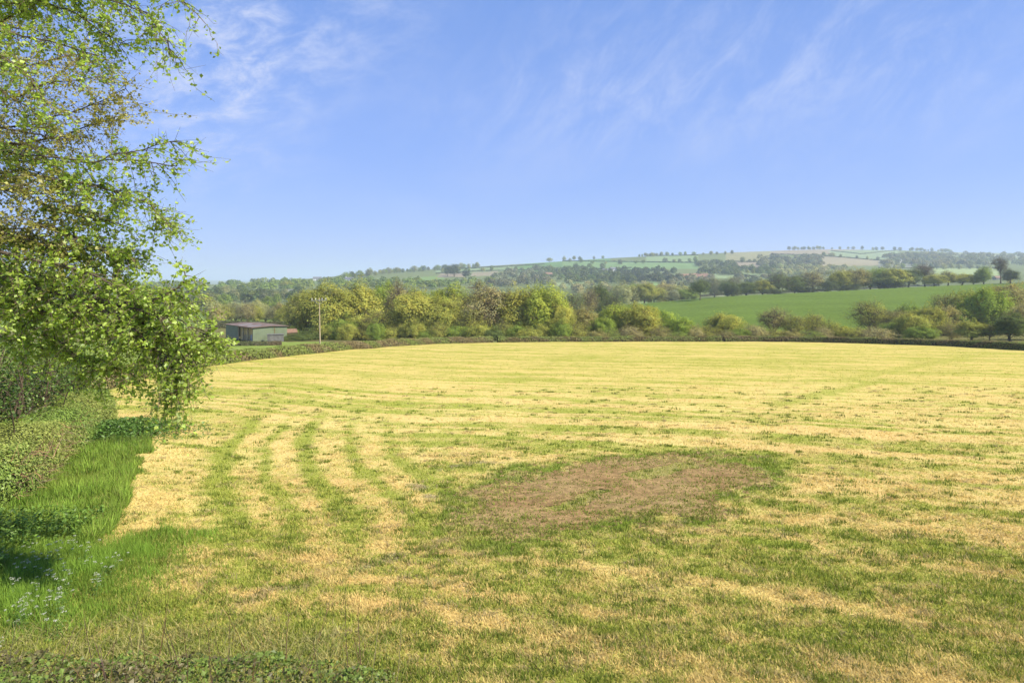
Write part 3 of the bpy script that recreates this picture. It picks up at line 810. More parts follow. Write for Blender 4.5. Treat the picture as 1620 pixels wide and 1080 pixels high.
hedgerow_trees([(545, 444), (600, 434), (640, 431), (700, 427), (760, 424)], 34, 14, 'grey-green tree in the skyline row left of centre above the wood', 'skyline trees left of centre')
hedgerow_trees([(866, 413), (960, 408)], 6, 13, 'small isolated tree on the bare skyline above the white farmhouse', 'isolated skyline trees')
hedgerow_trees([(1010, 407), (1050, 405), (1160, 403)], 20, 13, 'small tree in the skyline row right of the isolated trees', 'skyline trees at centre')
hedgerow_trees([(1246, 394), (1300, 394), (1440, 397), (1510, 399)], 34, 13, 'tiny tree in the hedgerow along the hill crest at right', 'hill crest trees')
hedgerow_trees([(690, 431), (760, 430), (860, 427), (960, 424)], 14, 13, 'tree along a hedge on the hillside above the yellow-green oaks', 'hillside hedge trees')
hedgerow_trees([(890, 414), (960, 419), (1060, 415), (1110, 414)], 12, 12, 'tree dotted on the pale green hillside above the farmhouse', 'hillside trees above the farmhouse')
hedgerow_trees([(1150, 416), (1230, 414)], 6, 12, 'tree in the hedge between the tan and brown hill fields', 'hill hedge trees at right')
hedgerow_trees([(1395, 425), (1490, 426), (1575, 425)], 14, 11, 'small tree in the row below the far right hill wood', 'row below the right hill wood')
hedgerow_trees([(1130, 430), (1222, 436)], 8, 11, 'tree in the hedge beside the red earth field', 'red field hedge trees')
hedgerow_trees([(1290, 404), (1400, 413)], 6, 11, 'tree along the long diagonal hedge on the right hill', 'diagonal hedge trees')
hedgerow_trees([(700, 436), (745, 441)], 3, 22, 'dark round tree on the slope between two small fields', 'dark round slope trees', ('dark',))

# far-off woods that read as one mass
WOODS = [
    ([(600, 445), (700, 446), (780, 447), (780, 458), (600, 458)], 60, 12, 'green', 'far wood just above the left half of the oak wood'),
    ([(800, 428), (870, 426), (870, 437), (800, 438)], 40, 12, 'grey', 'hillside wood left of the grey house'),
    ([(896, 430), (1005, 430), (1005, 450), (896, 450)], 90, 12, 'deep', 'dark wood below the white farmhouse'), ([(984, 428), (1073, 428), (1073, 449), (984, 449)], 80, 12, 'dark', 'dark wood right of the white farmhouse'),
    ([(1102, 417), (1166, 418), (1166, 436), (1102, 436)], 60, 13, 'deep', 'wood on the hillside left of the pinkish ploughed field'), ([(1200, 408), (1300, 408), (1300, 423), (1200, 423)], 110, 14, 'grey', 'bluish wood on the hill below the brown field'),
    ([(1220, 424), (1345, 424), (1345, 438), (1220, 438)], 80, 12, 'pale', 'lighter trees below the bluish hill wood'), ([(777, 437), (866, 436), (866, 454), (777, 454)], 75, 12, 'grey', 'muted wood behind the yellow-green oaks'),
    ([(856, 428), (960, 426), (960, 445), (856, 445)], 75, 12, 'deep', 'wood left of the white farmhouse'), ([(1398, 405), (1505, 404), (1505, 422), (1398, 422)], 130, 15, 'grey', 'blue-grey wood on the far right hill'),
    ([(1450, 404), (1640, 404), (1640, 421), (1450, 421)], 170, 15, 'grey', 'blue-grey wood under the right horizon'), ([(1050, 440), (1130, 440), (1130, 456), (1050, 456)], 40, 11, 'grey', 'scrub around the red earth field'),
    ([(860, 448), (905, 447), (1050, 455), (1050, 470), (900, 470)], 60, 10, 'pale', 'pale wood on the valley floor left of the lone oak'),
    ([(215, 452), (520, 446), (600, 446), (600, 458), (215, 462)], 170, 12, 'green', 'far wood on the low left ridge'),
    ([(215, 462), (480, 464), (480, 478), (215, 482)], 90, 11, 'deep', 'dark valley wood above the barn'),
    ([(1140, 424), (1225, 424), (1225, 433), (1140, 431)], 40, 11, 'deep', 'hedges and trees below the pinkish field'),
    ([(1165, 440), (1260, 438), (1260, 450), (1165, 452)], 45, 11, 'grey', 'misty trees behind the left end of the belt'),
]
for poly, n, hm, col, lab in WOODS:
    wb = MB(); pa = np.array(poly)
    cnt = 0
    while cnt < n:
        px = R.uniform(pa[:, 0].min(), pa[:, 0].max()); py = R.uniform(pa[:, 1].min(), pa[:, 1].max())
        if not inpoly(np.array([px]), np.array([py]), poly)[0]:
            continue
        cnt += 1
        x, Y, z = hit(px, py, 470)
        m_ = 190 if Y > 900 else 260
        h = hm * R.uniform(.7, 1.25); w = h * R.uniform(.42, .62)
        d = R.normal(size=(m_, 3)); d /= np.linalg.norm(d, axis=1)[:, None]; d[:, 2] = np.abs(d[:, 2]) * 1.0 - .25
        lump = 1 + .35 * (vn(d[:, 0] * 2.2 + cnt, d[:, 1] * 2.2 + d[:, 2] * 2, 7) - .5) * 2
        pos = np.array([x, Y, z + h * .35]) + d * np.array([w, w, h * .62]) * lump[:, None] * R.uniform(.75, 1.02, (m_, 1))
        c = np.array(CL[col]) * .78 * R.uniform(.7, 1.3) * np.array([R.uniform(.88, 1.15), 1, 1]) * R.uniform(.8, 1.2, (m_, 1))
        wb.leaves(pos, h * .17 * R.uniform(.7, 1.3, m_), c, .9, .3, nrm=d)
    tag(wb.obj('distant_wood', M_GRASS), lab, 'wood', kind='stuff')


# ------------------------------------------------------------------ hedges
def resample(line, step):
    p = np.asarray(line, float); d = np.concatenate([[0], np.cumsum(np.linalg.norm(np.diff(p, axis=0), axis=1))])
    t = np.arange(0, d[-1], step)
    return np.stack([np.interp(t, d, p[:, i]) for i in range(p.shape[1])], 1)


def hedge(line, wid, hgt, per_m, leaf, cols, label, group=None, seed=1, name='hedge', hvar=.1, slope=.78, core=True, sprigs=0):
    """a clipped hedge: a dark inside and a skin of leaves"""
    g = np.random.default_rng(seed)
    p = resample(line, max(.4, hgt * .5)); n = len(p)
    t = np.gradient(p, axis=0); t /= np.linalg.norm(t, axis=1)[:, None]; nr = np.stack([t[:, 1], -t[:, 0]], 1)
    L = np.arange(n)
    hv = hgt * (1 + hvar * 2 * (vn(L * .35, L * 0, seed) - .5)); wv = wid * (1 + .15 * (vn(L * .3, L * 0, seed + 5) - .5))
    prof = np.array([(-.5, -.05), (-.48, .55), (-.5 * slope, .92), (0, 1.0), (.5 * slope, .92), (.48, .55), (.5, -.05)]) * np.array([.86, .9])
    v = []
    for a, b in prof:
        q = p + nr * (wv * a)[:, None]
        v.append(np.concatenate([q, (gz(p[:, 0], p[:, 1]) + hv * b)[:, None]], 1))
    v = np.stack(v, 1)                                  # n,7,3
    m_ = v.shape[1]; i = np.arange(n - 1)[:, None] * m_; k = np.arange(m_ - 1)[None]
    mb = MB()
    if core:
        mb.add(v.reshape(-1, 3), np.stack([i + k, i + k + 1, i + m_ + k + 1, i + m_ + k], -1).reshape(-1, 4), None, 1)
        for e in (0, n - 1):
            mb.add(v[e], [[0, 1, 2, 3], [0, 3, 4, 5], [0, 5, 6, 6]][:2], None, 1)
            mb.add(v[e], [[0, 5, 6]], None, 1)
    length = np.linalg.norm(np.diff(p, axis=0), axis=1).sum(); m2 = int(length * per_m)
    s = g.uniform(0, n - 1.001, m2); ii = s.astype(int); ff = (s - ii)[:, None]
    arc = g.uniform(0, 6, m2); ai = arc.astype(int); af = (arc - ai)[:, None]
    A = v[ii, ai] * (1 - af) + v[ii, ai + 1] * af; B = v[ii + 1, ai] * (1 - af) + v[ii + 1, ai + 1] * af
    pos = A * (1 - ff) + B * ff
    mid = p[ii] * (1 - ff) + p[np.minimum(ii + 1, n - 1)] * ff
    o3 = np.concatenate([pos[:, :2] - mid, (pos[:, 2] - gz(mid[:, 0], mid[:, 1]) - hgt * .45)[:, None]], 1); o3 /= np.linalg.norm(o3, axis=1)[:, None] + 1e-9
    pos = pos + o3 * (g.normal(.04, .06 if per_m < 4000 else .035, m2)[:, None] * min(1.2, hgt) + .02)
    q = fbm(pos[:, 0] / 2.2, pos[:, 1] / 2.2 + pos[:, 2], seed + 9, 3)
    w = sst(.38, .62, q + g.normal(0, .10, m2))[:, None]
    c = np.array(cols[0]) * w + np.array(cols[1]) * (1 - w)
    c = c * g.uniform(.65, 1.35, (m2, 1))
    mb.leaves(pos, leaf * g.uniform(.6, 1.4, m2), c, .7, .25, g, 0, nrm=o3)
    if sprigs:
        for i in range(sprigs):
            q0 = g.integers(0, m2); a0 = pos[q0]; dd = o3[q0] * .6 + np.array([0, 0, .7]) + g.normal(0, .3, 3); LL = g.uniform(.15, .55)
            qq = curve(a0, a0 + dd * LL, g.normal(0, .03, 3), 4); mb.tube(qq, np.linspace(.006, .002, 4), 3, (.12, .085, .05))
            k9 = g.integers(4, 14); lp = qq[g.integers(1, 4, k9)] + g.normal(0, .04, (k9, 3)); mb.leaves(lp, leaf * g.uniform(.6, 1.2, k9), np.array(cols[g.integers(0, 2)]) * g.uniform(.8, 1.4, (k9, 1)), .7, .3, g)
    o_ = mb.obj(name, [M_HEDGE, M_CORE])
    tag(o_, label, 'hedge', group)
    return o_


GREENH = (.23, .285, .065); BROWNH = (.25, .20, .09)
LEFTB = [(-21.5, 31), (-26.4, 39), (-29.2, 50), (-30.4, 62), (-29.4, 70), (-26.9, 86), (-24.6, 96), (-15.4, 117.4), (-3.6, 125.6)]
hedge(LEFTB, 1.5, 1.25, 520, .17, (GREENH, BROWNH), 'clipped green and rusty hedge curving round the left side of the meadow', 'clipped hedges round the meadow', 3)
hedge([(-2.9, 125.8), (12, 129.1), (25, 130.6), (38, 131.6), (44, 131.3)], 1.3, 1.15, 380, .19, (GREENH, (.2, .165, .06)), 'clipped hedge straight across the far side of the meadow', 'clipped hedges round the meadow', 4)
hedge([(44.5, 131.3), (52, 130.5), (62.3, 125.5), (70.4, 117.3), (75.1, 107.2), (76.6, 91), (77.6, 70)], 1.3, 1.15, 420, .18, ((.20, .235, .06), BROWNH), 'dark brownish hedge turning towards us at the right side of the meadow', 'clipped hedges round the meadow', 5)
hedge([(-50, 108), (-45, 110), (-41, 112)], 1.3, .75, 340, .2, ((.09, .11, .04), (.16, .12, .06)), 'short dark hedge on the grass in front of the barn', None, 6)
hedge([P(330, 512, 208)[:2], P(400, 512, 214)[:2], P(470, 510, 222)[:2]], 2.5, 2.6, 200, .4, ((.1, .13, .045), (.12, .12, .05)), 'tall dark hedge across the field behind the barn', None, 7)


def far_hedge(line, h, label, y0=470, wid=3.0, per=14, leaf=.9, cols=((.09, .12, .045), (.11, .11, .05)), seed=1):
    pts = []
    for (ax, ay), (bx, by) in zip(line[:-1], line[1:]):
        for f in np.linspace(0, 1, 12)[:-1]:
            x, Y, z = hit(ax + (bx - ax) * f, ay + (by - ay) * f, y0); pts.append((x, Y))
    x, Y, z = hit(*line[-1], y0); pts.append((x, Y))
    keep = [pts[0]]
    for q in pts[1:]:
        if 6 < math.dist(q, keep[-1]) < 350: keep.append(q)
    if len(keep) > 1:
        hedge(keep, wid, h, per, leaf, cols, label, 'field hedges on the far hills', seed, hvar=.3)


FH = [
    ([(690, 433), (760, 429), (860, 427)], 'dark hedge under the pale fields left of centre on the hill'), ([(690, 427), (817, 421), (862, 418)], 'hedge line on the hill above the pinkish fields'),
    ([(890, 413), (960, 414), (1105, 416)], 'long hedge across the pale green hillside'), ([(880, 427), (960, 426), (1000, 424)], 'hedge just above the white farmhouse'),
    ([(1023, 405), (1105, 404)], 'short hedge near the central skyline'), ([(1147, 414), (1225, 415)], 'hedge between the tan field and the pinkish field'),
    ([(1145, 425), (1210, 425)], 'hedge at the foot of the pinkish field'), ([(1220, 402), (1290, 404), (1330, 407), (1400, 413)], 'long diagonal hedge down the right hill'),
    ([(1315, 397), (1362, 402), (1420, 396)], 'hedge round the pale field under the hill crest'), ([(1477, 424), (1580, 424)], 'hedge above the lime green field at right'),
    ([(1122, 433), (1160, 434), (1222, 441)], 'curving hedge beside the red earth field'), ([(640, 446), (705, 445), (760, 444)], 'hedge below the small green field left of centre'),
    ([(1390, 424), (1495, 424)], 'hedge below the pale bluish field at right'), ([(355, 471), (384, 471)], 'short hedge in the wooded valley above the barn'), ([(452, 466), (482, 466)], 'hedge below the whitish strip field left of the pole'),
]
for i, (ln, lab) in enumerate(FH):
    far_hedge(ln, 2.4, lab, seed=40 + i)
far_hedge([(985, 478), (1040, 474), (1150, 466.5), (1300, 460.5)], 2.2, 'dark hedge along the top left edge of the green pasture', 330, 2.2, 60, .5, ((.06, .075, .03), (.09, .08, .045)), 80)
far_hedge([(1300, 460.5), (1352, 458), (1440, 453), (1545, 451)], 1.8, 'dark hedge crossing the pasture below the belt of trees', 330, 2.0, 60, .5, ((.06, .075, .03), (.09, .08, .045)), 81)


# ------------------------------------------------------------------ barn, trough, hut, pole, far houses
def clad(name, col, dark, scale, axis_mix=0):
    m, nt, out = mat(name); L = nt.links.new
    tc = N(nt, 'ShaderNodeTexCoord')
    wv = N(nt, 'ShaderNodeTexWave', wave_type='BANDS', bands_direction='X'); wv.inputs['Scale'].default_value = scale; wv.inputs['Distortion'].default_value = 0
    L(tc.outputs['Object'], wv.inputs[0])
    no = N(nt, 'ShaderNodeTexNoise'); no.inputs['Scale'].default_value = .7; no.inputs['Detail'].default_value = 6; L(tc.outputs['Object'], no.inputs[0])
    mx = N(nt, 'ShaderNodeMix', data_type='RGBA'); mx.inputs[6].default_value = (*col, 1); mx.inputs[7].default_value = (*dark, 1)
    r = N(nt, 'ShaderNodeMapRange'); r.inputs[1].default_value = .45; r.inputs[2].default_value = .75; L(no.outputs[0], r.inputs[0]); L(r.outputs[0], mx.inputs[0])
    b = N(nt, 'ShaderNodeBsdfPrincipled'); b.inputs['Roughness'].default_value = .55; L(mx.outputs[2], b.inputs['Base Color'])
    bp = N(nt, 'ShaderNodeBump'); bp.inputs['Distance'].default_value = .04; bp.inputs['Strength'].default_value = .7; L(wv.outputs[0], bp.inputs['Height']); L(bp.outputs[0], b.inputs['Normal'])
    L(b.outputs[0], out.inputs[0])
    return m


M_CLAD = clad('green_sheet_cladding', (.165, .205, .125), (.12, .15, .09), 2.2)
M_CLADY = M_CLAD
M_RUST = clad('rusty_roof_sheet', (.17, .105, .06), (.24, .17, .115), 2.2)
M_WOOD = solid('weathered_timber', (.27, .18, .09), .85, .3, 4, .3, stretch=(6, 6, .6))
M_PALEWOOD = solid('pale_timber', (.36, .30, .20), .85, .25, 4, .3, stretch=(5, 5, .6))
M_GALV = solid('galvanised_steel', (.33, .35, .36), .5, .2, 3)
M_CONC = solid('grey_concrete', (.15, .15, .14), .9, .25, 2, .3)
M_WHITE = solid('white_render', (.78, .77, .74), .9, .06, 1)
M_SLATE = solid('slate_roof', (.16, .165, .18), .8, .2, 3)
M_TERRA = solid('reddish_roof', (.22, .135, .095), .8, .2, 3)
M_GLASS = solid('dark_window', (.03, .035, .04), .15, .1, 1)
M_CERAM = solid('white_insulator', (.7, .7, .68), .3, .05, 2)
M_STRAW = solid('stacked_straw', (.66, .48, .20), .95, .3, 5, .5)

Yc = 131.0; cx = (400 - CX) / F * Yc
zg = float(gz(cx, Yc)) - .25
barn = empty('barn', (cx, Yc, zg), math.radians(44))
tag(barn, 'low green metal barn with an open bay and rusty roof by the wood', 'barn')
LX, LY, EH, RH = 7.4, 15.5, 3.05, 3.2           # local x runs along the right-hand wall, local y along the open left wall
def bpart(mb, name, m, par=barn): return mb.obj(name, m, par)
q = MB(); q.box((0, 0, 0), (LX, .08, EH)); bpart(q, 'side_wall', M_CLAD)
q = MB(); q.box((LX - .08, .083, 0), (LX, LY - .083, EH)); q.box((0, LY - .08, 0), (LX - .083, LY, EH)); bpart(q, 'rear_wall', M_CLAD)
q = MB(); q.box((0, 8.3, 0), (.08, LY - .083, EH)); bpart(q, 'front_cladding', M_CLAD)
q = MB(); q.box((.0, .083, 2.75), (.07, 8.29, EH)); bpart(q, 'fascia', M_WOOD)
for yy in (.25, 2.9, 5.5, 8.12):
    q = MB(); q.box((.02, yy - .11, 0), (.24, yy + .11, 2.747)); bpart(q, 'post', M_PALEWOOD if yy > .3 else M_WOOD)
q = MB()
for zz in (.35, .62, .9, 1.18):
    q.tube([[.34, 2.25, zz], [.34, 5.6, zz]], .03, 6)
q.tube([[.34, 2.25, .3], [.34, 2.25, 1.25]], .035, 6); q.tube([[.34, 5.6, .3], [.34, 5.6, 1.25]], .035, 6)
bpart(q, 'gate', M_GALV)
q = MB(); q.box((.30, .5, .2), (.36, 2.0, 1.5)); bpart(q, 'hurdle', M_GALV)
q = MB(); q.box((.5, .4, 0), (.6, 8.2, 2.74)); bpart(q, 'inner_partition', M_STRAW)
q = MB()
ov = .35; xm = LX / 2
sec = np.array([(-ov, EH - .02), (xm, RH), (LX + ov, EH - .02), (LX + ov, EH + .05), (xm, RH + .07), (-ov, EH + .05)])
va = np.array([[s[0], -ov, s[1]] for s in sec] + [[s[0], LY + ov, s[1]] for s in sec])
q.add(va, [[0, 1, 7, 6], [1, 2, 8, 7], [3, 4, 10, 9], [4, 5, 11, 10], [2, 3, 9, 8], [5, 0, 6, 11], [0, 5, 4, 1], [1, 4, 3, 2], [6, 7, 10, 11], [7, 8, 9, 10]])
rf = bpart(q, 'roof', M_RUST)
q = MB()
for yy in (3.2, 8.2):
    vv = np.array([[.3, yy, 0], [xm - .4, yy, 0], [xm - .4, yy + 1.0, 0], [.3, yy + 1.0, 0]]); vv[:, 2] = EH + .05 + (vv[:, 0] + ov) / (xm + ov) * (RH - EH + .02) + .012
    q.add(vv, [[0, 1, 2, 3]])
q.obj('rooflight', M_GALV, rf)
for s_ in (0, 1):
    q = MB(); y0 = -.003 if s_ == 0 else LY + .003
    vv = np.array([[0, y0, EH + .001], [LX, y0, EH + .001], [xm, y0, RH - .03]]); q.add(vv, [[0, 1, 2]] if s_ == 0 else [[0, 2, 1]]); bpart(q, 'gable', M_CLAD)
q = MB(); q.tube([[4.6, -.06, .1], [4.6, -.06, EH - .1]], .05, 6); bpart(q, 'downpipe', M_WOOD)

# grey water tank in front of the barn's right-hand wall
tx, ty = P(436, 536, 131.5)[:2]; tk = empty('water_tank', (tx, ty, float(gz(tx, ty)) - .1), math.radians(20))
tag(tk, 'squat grey concrete tank in front of the barn end wall', 'tank')
q = MB()
for a0 in range(4):
    pass
q.box((-1.6, -.8, 0), (1.6, -.62, 1.5)); q.box((-1.6, .62, 0), (1.6, .8, 1.5)); q.box((-1.6, -.617, 0), (-1.42, .617, 1.5)); q.box((1.42, -.617, 0), (1.6, .617, 1.5)); q.obj('tank_wall', M_CONC, tk)
q = MB(); q.box((-1.7, -.9, 1.503), (1.7, .9, 1.62)); q.obj('lid', M_CONC, tk)
# rusty hut behind
hx, hy = P(456, 533, 144)[:2]; ht = empty('hut', (hx, hy, float(gz(hx, hy)) - .1), math.radians(30))
ht.scale = (.75, .75, .8)
tag(ht, 'small rusty tin hut half hidden between barn and bushes', 'hut')
q = MB(); q.box((-2.2, -1.6, 0), (2.2, -1.52, 2.1)); q.box((-2.2, 1.52, 0), (2.2, 1.6, 2.1)); q.box((-2.2, -1.517, 0), (-2.12, 1.517, 2.1)); q.box((2.12, -1.517, 0), (2.2, 1.517, 2.1)); q.obj('wall', M_RUST, ht)
q = MB(); va = np.array([[-2.5, -1.9, 2.08], [2.5, -1.9, 2.08], [2.5, 0, 3.1], [-2.5, 0, 3.1], [2.5, 1.9, 2.08], [-2.5, 1.9, 2.08]])
q.add(np.concatenate([va, va + [0, 0, .06]]), [[1, 0, 3, 2], [2, 3, 5, 4], [6, 7, 8, 9], [9, 8, 10, 11], [0, 1, 7, 6], [4, 5, 11, 10], [1, 2, 8, 7], [2, 4, 10, 8], [0, 6, 9, 3], [3, 9, 11, 5]]); q.obj('roof', M_TERRA, ht)
q = MB(); q.add([[-2.2, -1.55, 2.1], [-2.2, 1.55, 2.1], [-2.2, 0, 3.0], [2.2, -1.55, 2.1], [2.2, 1.55, 2.1], [2.2, 0, 3.0]], [[0, 2, 1], [3, 4, 5]]); q.obj('gable', M_RUST, ht)

# utility pole
Yp = 88.0; xp = (506.5 - CX) / F * Yp; zp = float(gz(xp, Yp)) - .2; hp = (H - (471 - HY) / F * Yp) - zp
pole = empty('utility_pole', (xp, Yp, zp)); pole.rotation_euler = (0, math.radians(-1.0), 0)
tag(pole, 'wooden utility pole with a white-tipped crossarm rising from the left hedge', 'utility pole')
q = MB(); q.tube([[0, 0, 0], [0, 0, hp * .5], [0, 0, hp]], [.11, .09, .07], 12, cap=True); q.obj('post', M_PALEWOOD, pole, True)
q = MB(); q.box((-1.05, -.19, hp - .40), (1.05, -.108, hp - .33)); ca = q.obj('crossarm', M_GALV, pole)
for xx in (-.98, -.45, .45, .98):
    q = MB(); q.tube([[xx, -.15, hp - .288], [xx, -.15, hp - .22], [xx, -.15, hp - .16], [xx, -.15, hp - .08], [xx, -.15, hp - .03]], [.02, .05, .035, .05, .02], 10, cap=True); q.obj('insulator', M_CERAM, ca, True)
for sx in (-1, 1):
    q = MB(); q.tube([[sx * .7, -.15, hp - .425], [sx * .06, -.125, hp - .95]], .018, 5); q.obj('brace', M_GALV, pole)


def house(px, py, L, W, Hh, rz, wallm, roofm, label, chim=2, y0=470, lift=0.0):
    x, Y, z = hit(px, py, y0); e = empty('farmhouse', (x, Y, z - .4 + lift), rz); tag(e, label, 'house')
    q = MB(); q.box((-L / 2, -W / 2, 0), (L / 2, W / 2, Hh)); rh = W * .42
    q.add([[-L / 2, -W / 2, Hh], [-L / 2, W / 2, Hh], [-L / 2, 0, Hh + rh * .93], [L / 2, -W / 2, Hh], [L / 2, W / 2, Hh], [L / 2, 0, Hh + rh * .93]], [[0, 2, 1], [3, 4, 5]]); q.obj('wall', wallm, e)
    q = MB(); o1 = .4; va = np.array([[-L / 2 - o1, -W / 2 - o1, Hh - .2], [L / 2 + o1, -W / 2 - o1, Hh - .2], [L / 2 + o1, 0, Hh + rh], [-L / 2 - o1, 0, Hh + rh], [L / 2 + o1, W / 2 + o1, Hh - .2], [-L / 2 - o1, W / 2 + o1, Hh - .2]])
    q.add(np.concatenate([va, va + [0, 0, .2]]), [[1, 0, 3, 2], [2, 3, 5, 4], [6, 7, 8, 9], [9, 8, 10, 11], [0, 1, 7, 6], [4, 5, 11, 10], [1, 2, 8, 7], [2, 4, 10, 8], [0, 6, 9, 3], [3, 9, 11, 5]]); r_ = q.obj('roof', roofm, e)
    for k in range(chim):
        q = MB(); xx = (-.42 + .84 * k) * L; q.box((xx - .5, -.4, Hh + rh * .8), (xx + .5, .4, Hh + rh + 1.3)); q.obj('chimney', wallm, r_)
    for k in range(int(L // 4)):
        for zz in ([1.2, 3.9] if Hh > 4.5 else [1.2]):
            q = MB(); xx = -L / 2 + 2 + k * 4; q.box((xx - .6, -W / 2 - .04, zz), (xx + .6, -W / 2 + .05, zz + 1.3)); q.obj('window', M_GLASS, e)


house(972, 431, 17, 8, 5.5, .1, M_WHITE, M_SLATE, 'white two-storey farmhouse among dark trees on the far hillside', lift=2)
house(958, 431, 12, 8, 4.0, -.2, M_CONC, M_SLATE, 'grey farm building left of the white farmhouse', 0, lift=1)
house(868, 440, 13, 8, 5.0, .3, M_CONC, M_TERRA, 'grey house with reddish roof in the muted wood above the oaks', 1, lift=3)
house(553, 447, 15, 7, 3.6, -.1, M_WHITE, M_SLATE, 'low white house on the left ridge right of the pole', 1, lift=3)
house(1421, 416, 16, 8, 5.0, .2, M_WHITE, M_SLATE, 'tiny white house under the far right hill wood', 0, lift=2)
house(502, 447, 14, 7, 3.6, .1, M_WHITE, M_SLATE, 'low white house on the left ridge directly above the pole', 0, lift=4)
house(1577, 443, 9, 6, 2.8, .2, M_CONC, M_TERRA, 'small pinkish-roofed building by the tall bare skyline tree', 0, 380, lift=.8)


# ------------------------------------------------------------------ left foreground: birch, maple, thicket, hedge, flowers, brambles
def grow(trunk, crown, line, r0, ntw, lentw, leaf, cols, rng, droop=.5, depth=.5, dens=18, sides=5, spread=1.0, leafsz=None):
    """a limb given as (px, py, Y) points, with side twigs and the leaves on them"""
    p = np.array([P(*q) for q in line]); p = resample(p, .12)
    n = len(p)
    j = np.cumsum(rng.normal(0, .012, (n, 3)), axis=0); p = p + j
    trunk.tube(p, np.linspace(r0, .006, n), sides, rng.uniform(.75, 1.1))
    tan = np.gradient(p, axis=0); tan /= np.linalg.norm(tan, axis=1)[:, None] + 1e-9
    for _ in range(ntw):
        i = int(n * rng.uniform(.12, 1) ** .8) % n
        d = tan[i] * rng.uniform(.2, 1.0) + rng.normal(size=3) * .7 * spread; d[1] *= 1.2
        d /= np.linalg.norm(d); L = lentw * rng.uniform(.35, 1.15)
        t = np.linspace(0, 1, 6)[:, None]
        q = p[i] + d * L * t + np.array([0, 0, -1.0]) * droop * L * t ** 2 + rng.normal(0, .015, (6, 3)) * t
        trunk.tube(q, np.linspace(.0075, .0018, 6), 3, rng.uniform(.7, 1.2))
        segs = [q]
        for _k in range(3):
            a = q[rng.integers(1, 6)]; e = a + (d + rng.normal(size=3) * .8) * L * .35 + np.array([0, 0, -droop * L * .2])
            s_ = np.array([a, (a + e) / 2, e]); trunk.tube(s_, [.003, .0024, .0014], 3, rng.uniform(.7, 1.2)); segs.append(resample(s_, max(.03, L * .08)))
        allp = np.concatenate([resample(segs[0], .02)[5:]] + [s for s in segs[1:]])
        m = int(dens * L / .5)
        c = allp[rng.integers(0, len(allp), m)] + rng.normal(0, .028, (m, 3)) - np.array([0, 0, .02])
        w = rng.random((m, 1)); col = (np.array(cols[0]) * w + np.array(cols[1]) * (1 - w)) * rng.uniform(.7, 1.35, (m, 1)) * rng.uniform(.85, 1.15)
        crown.leaves(c, leaf * rng.uniform(.4, 1.35, m), col, .8, .15, rng)


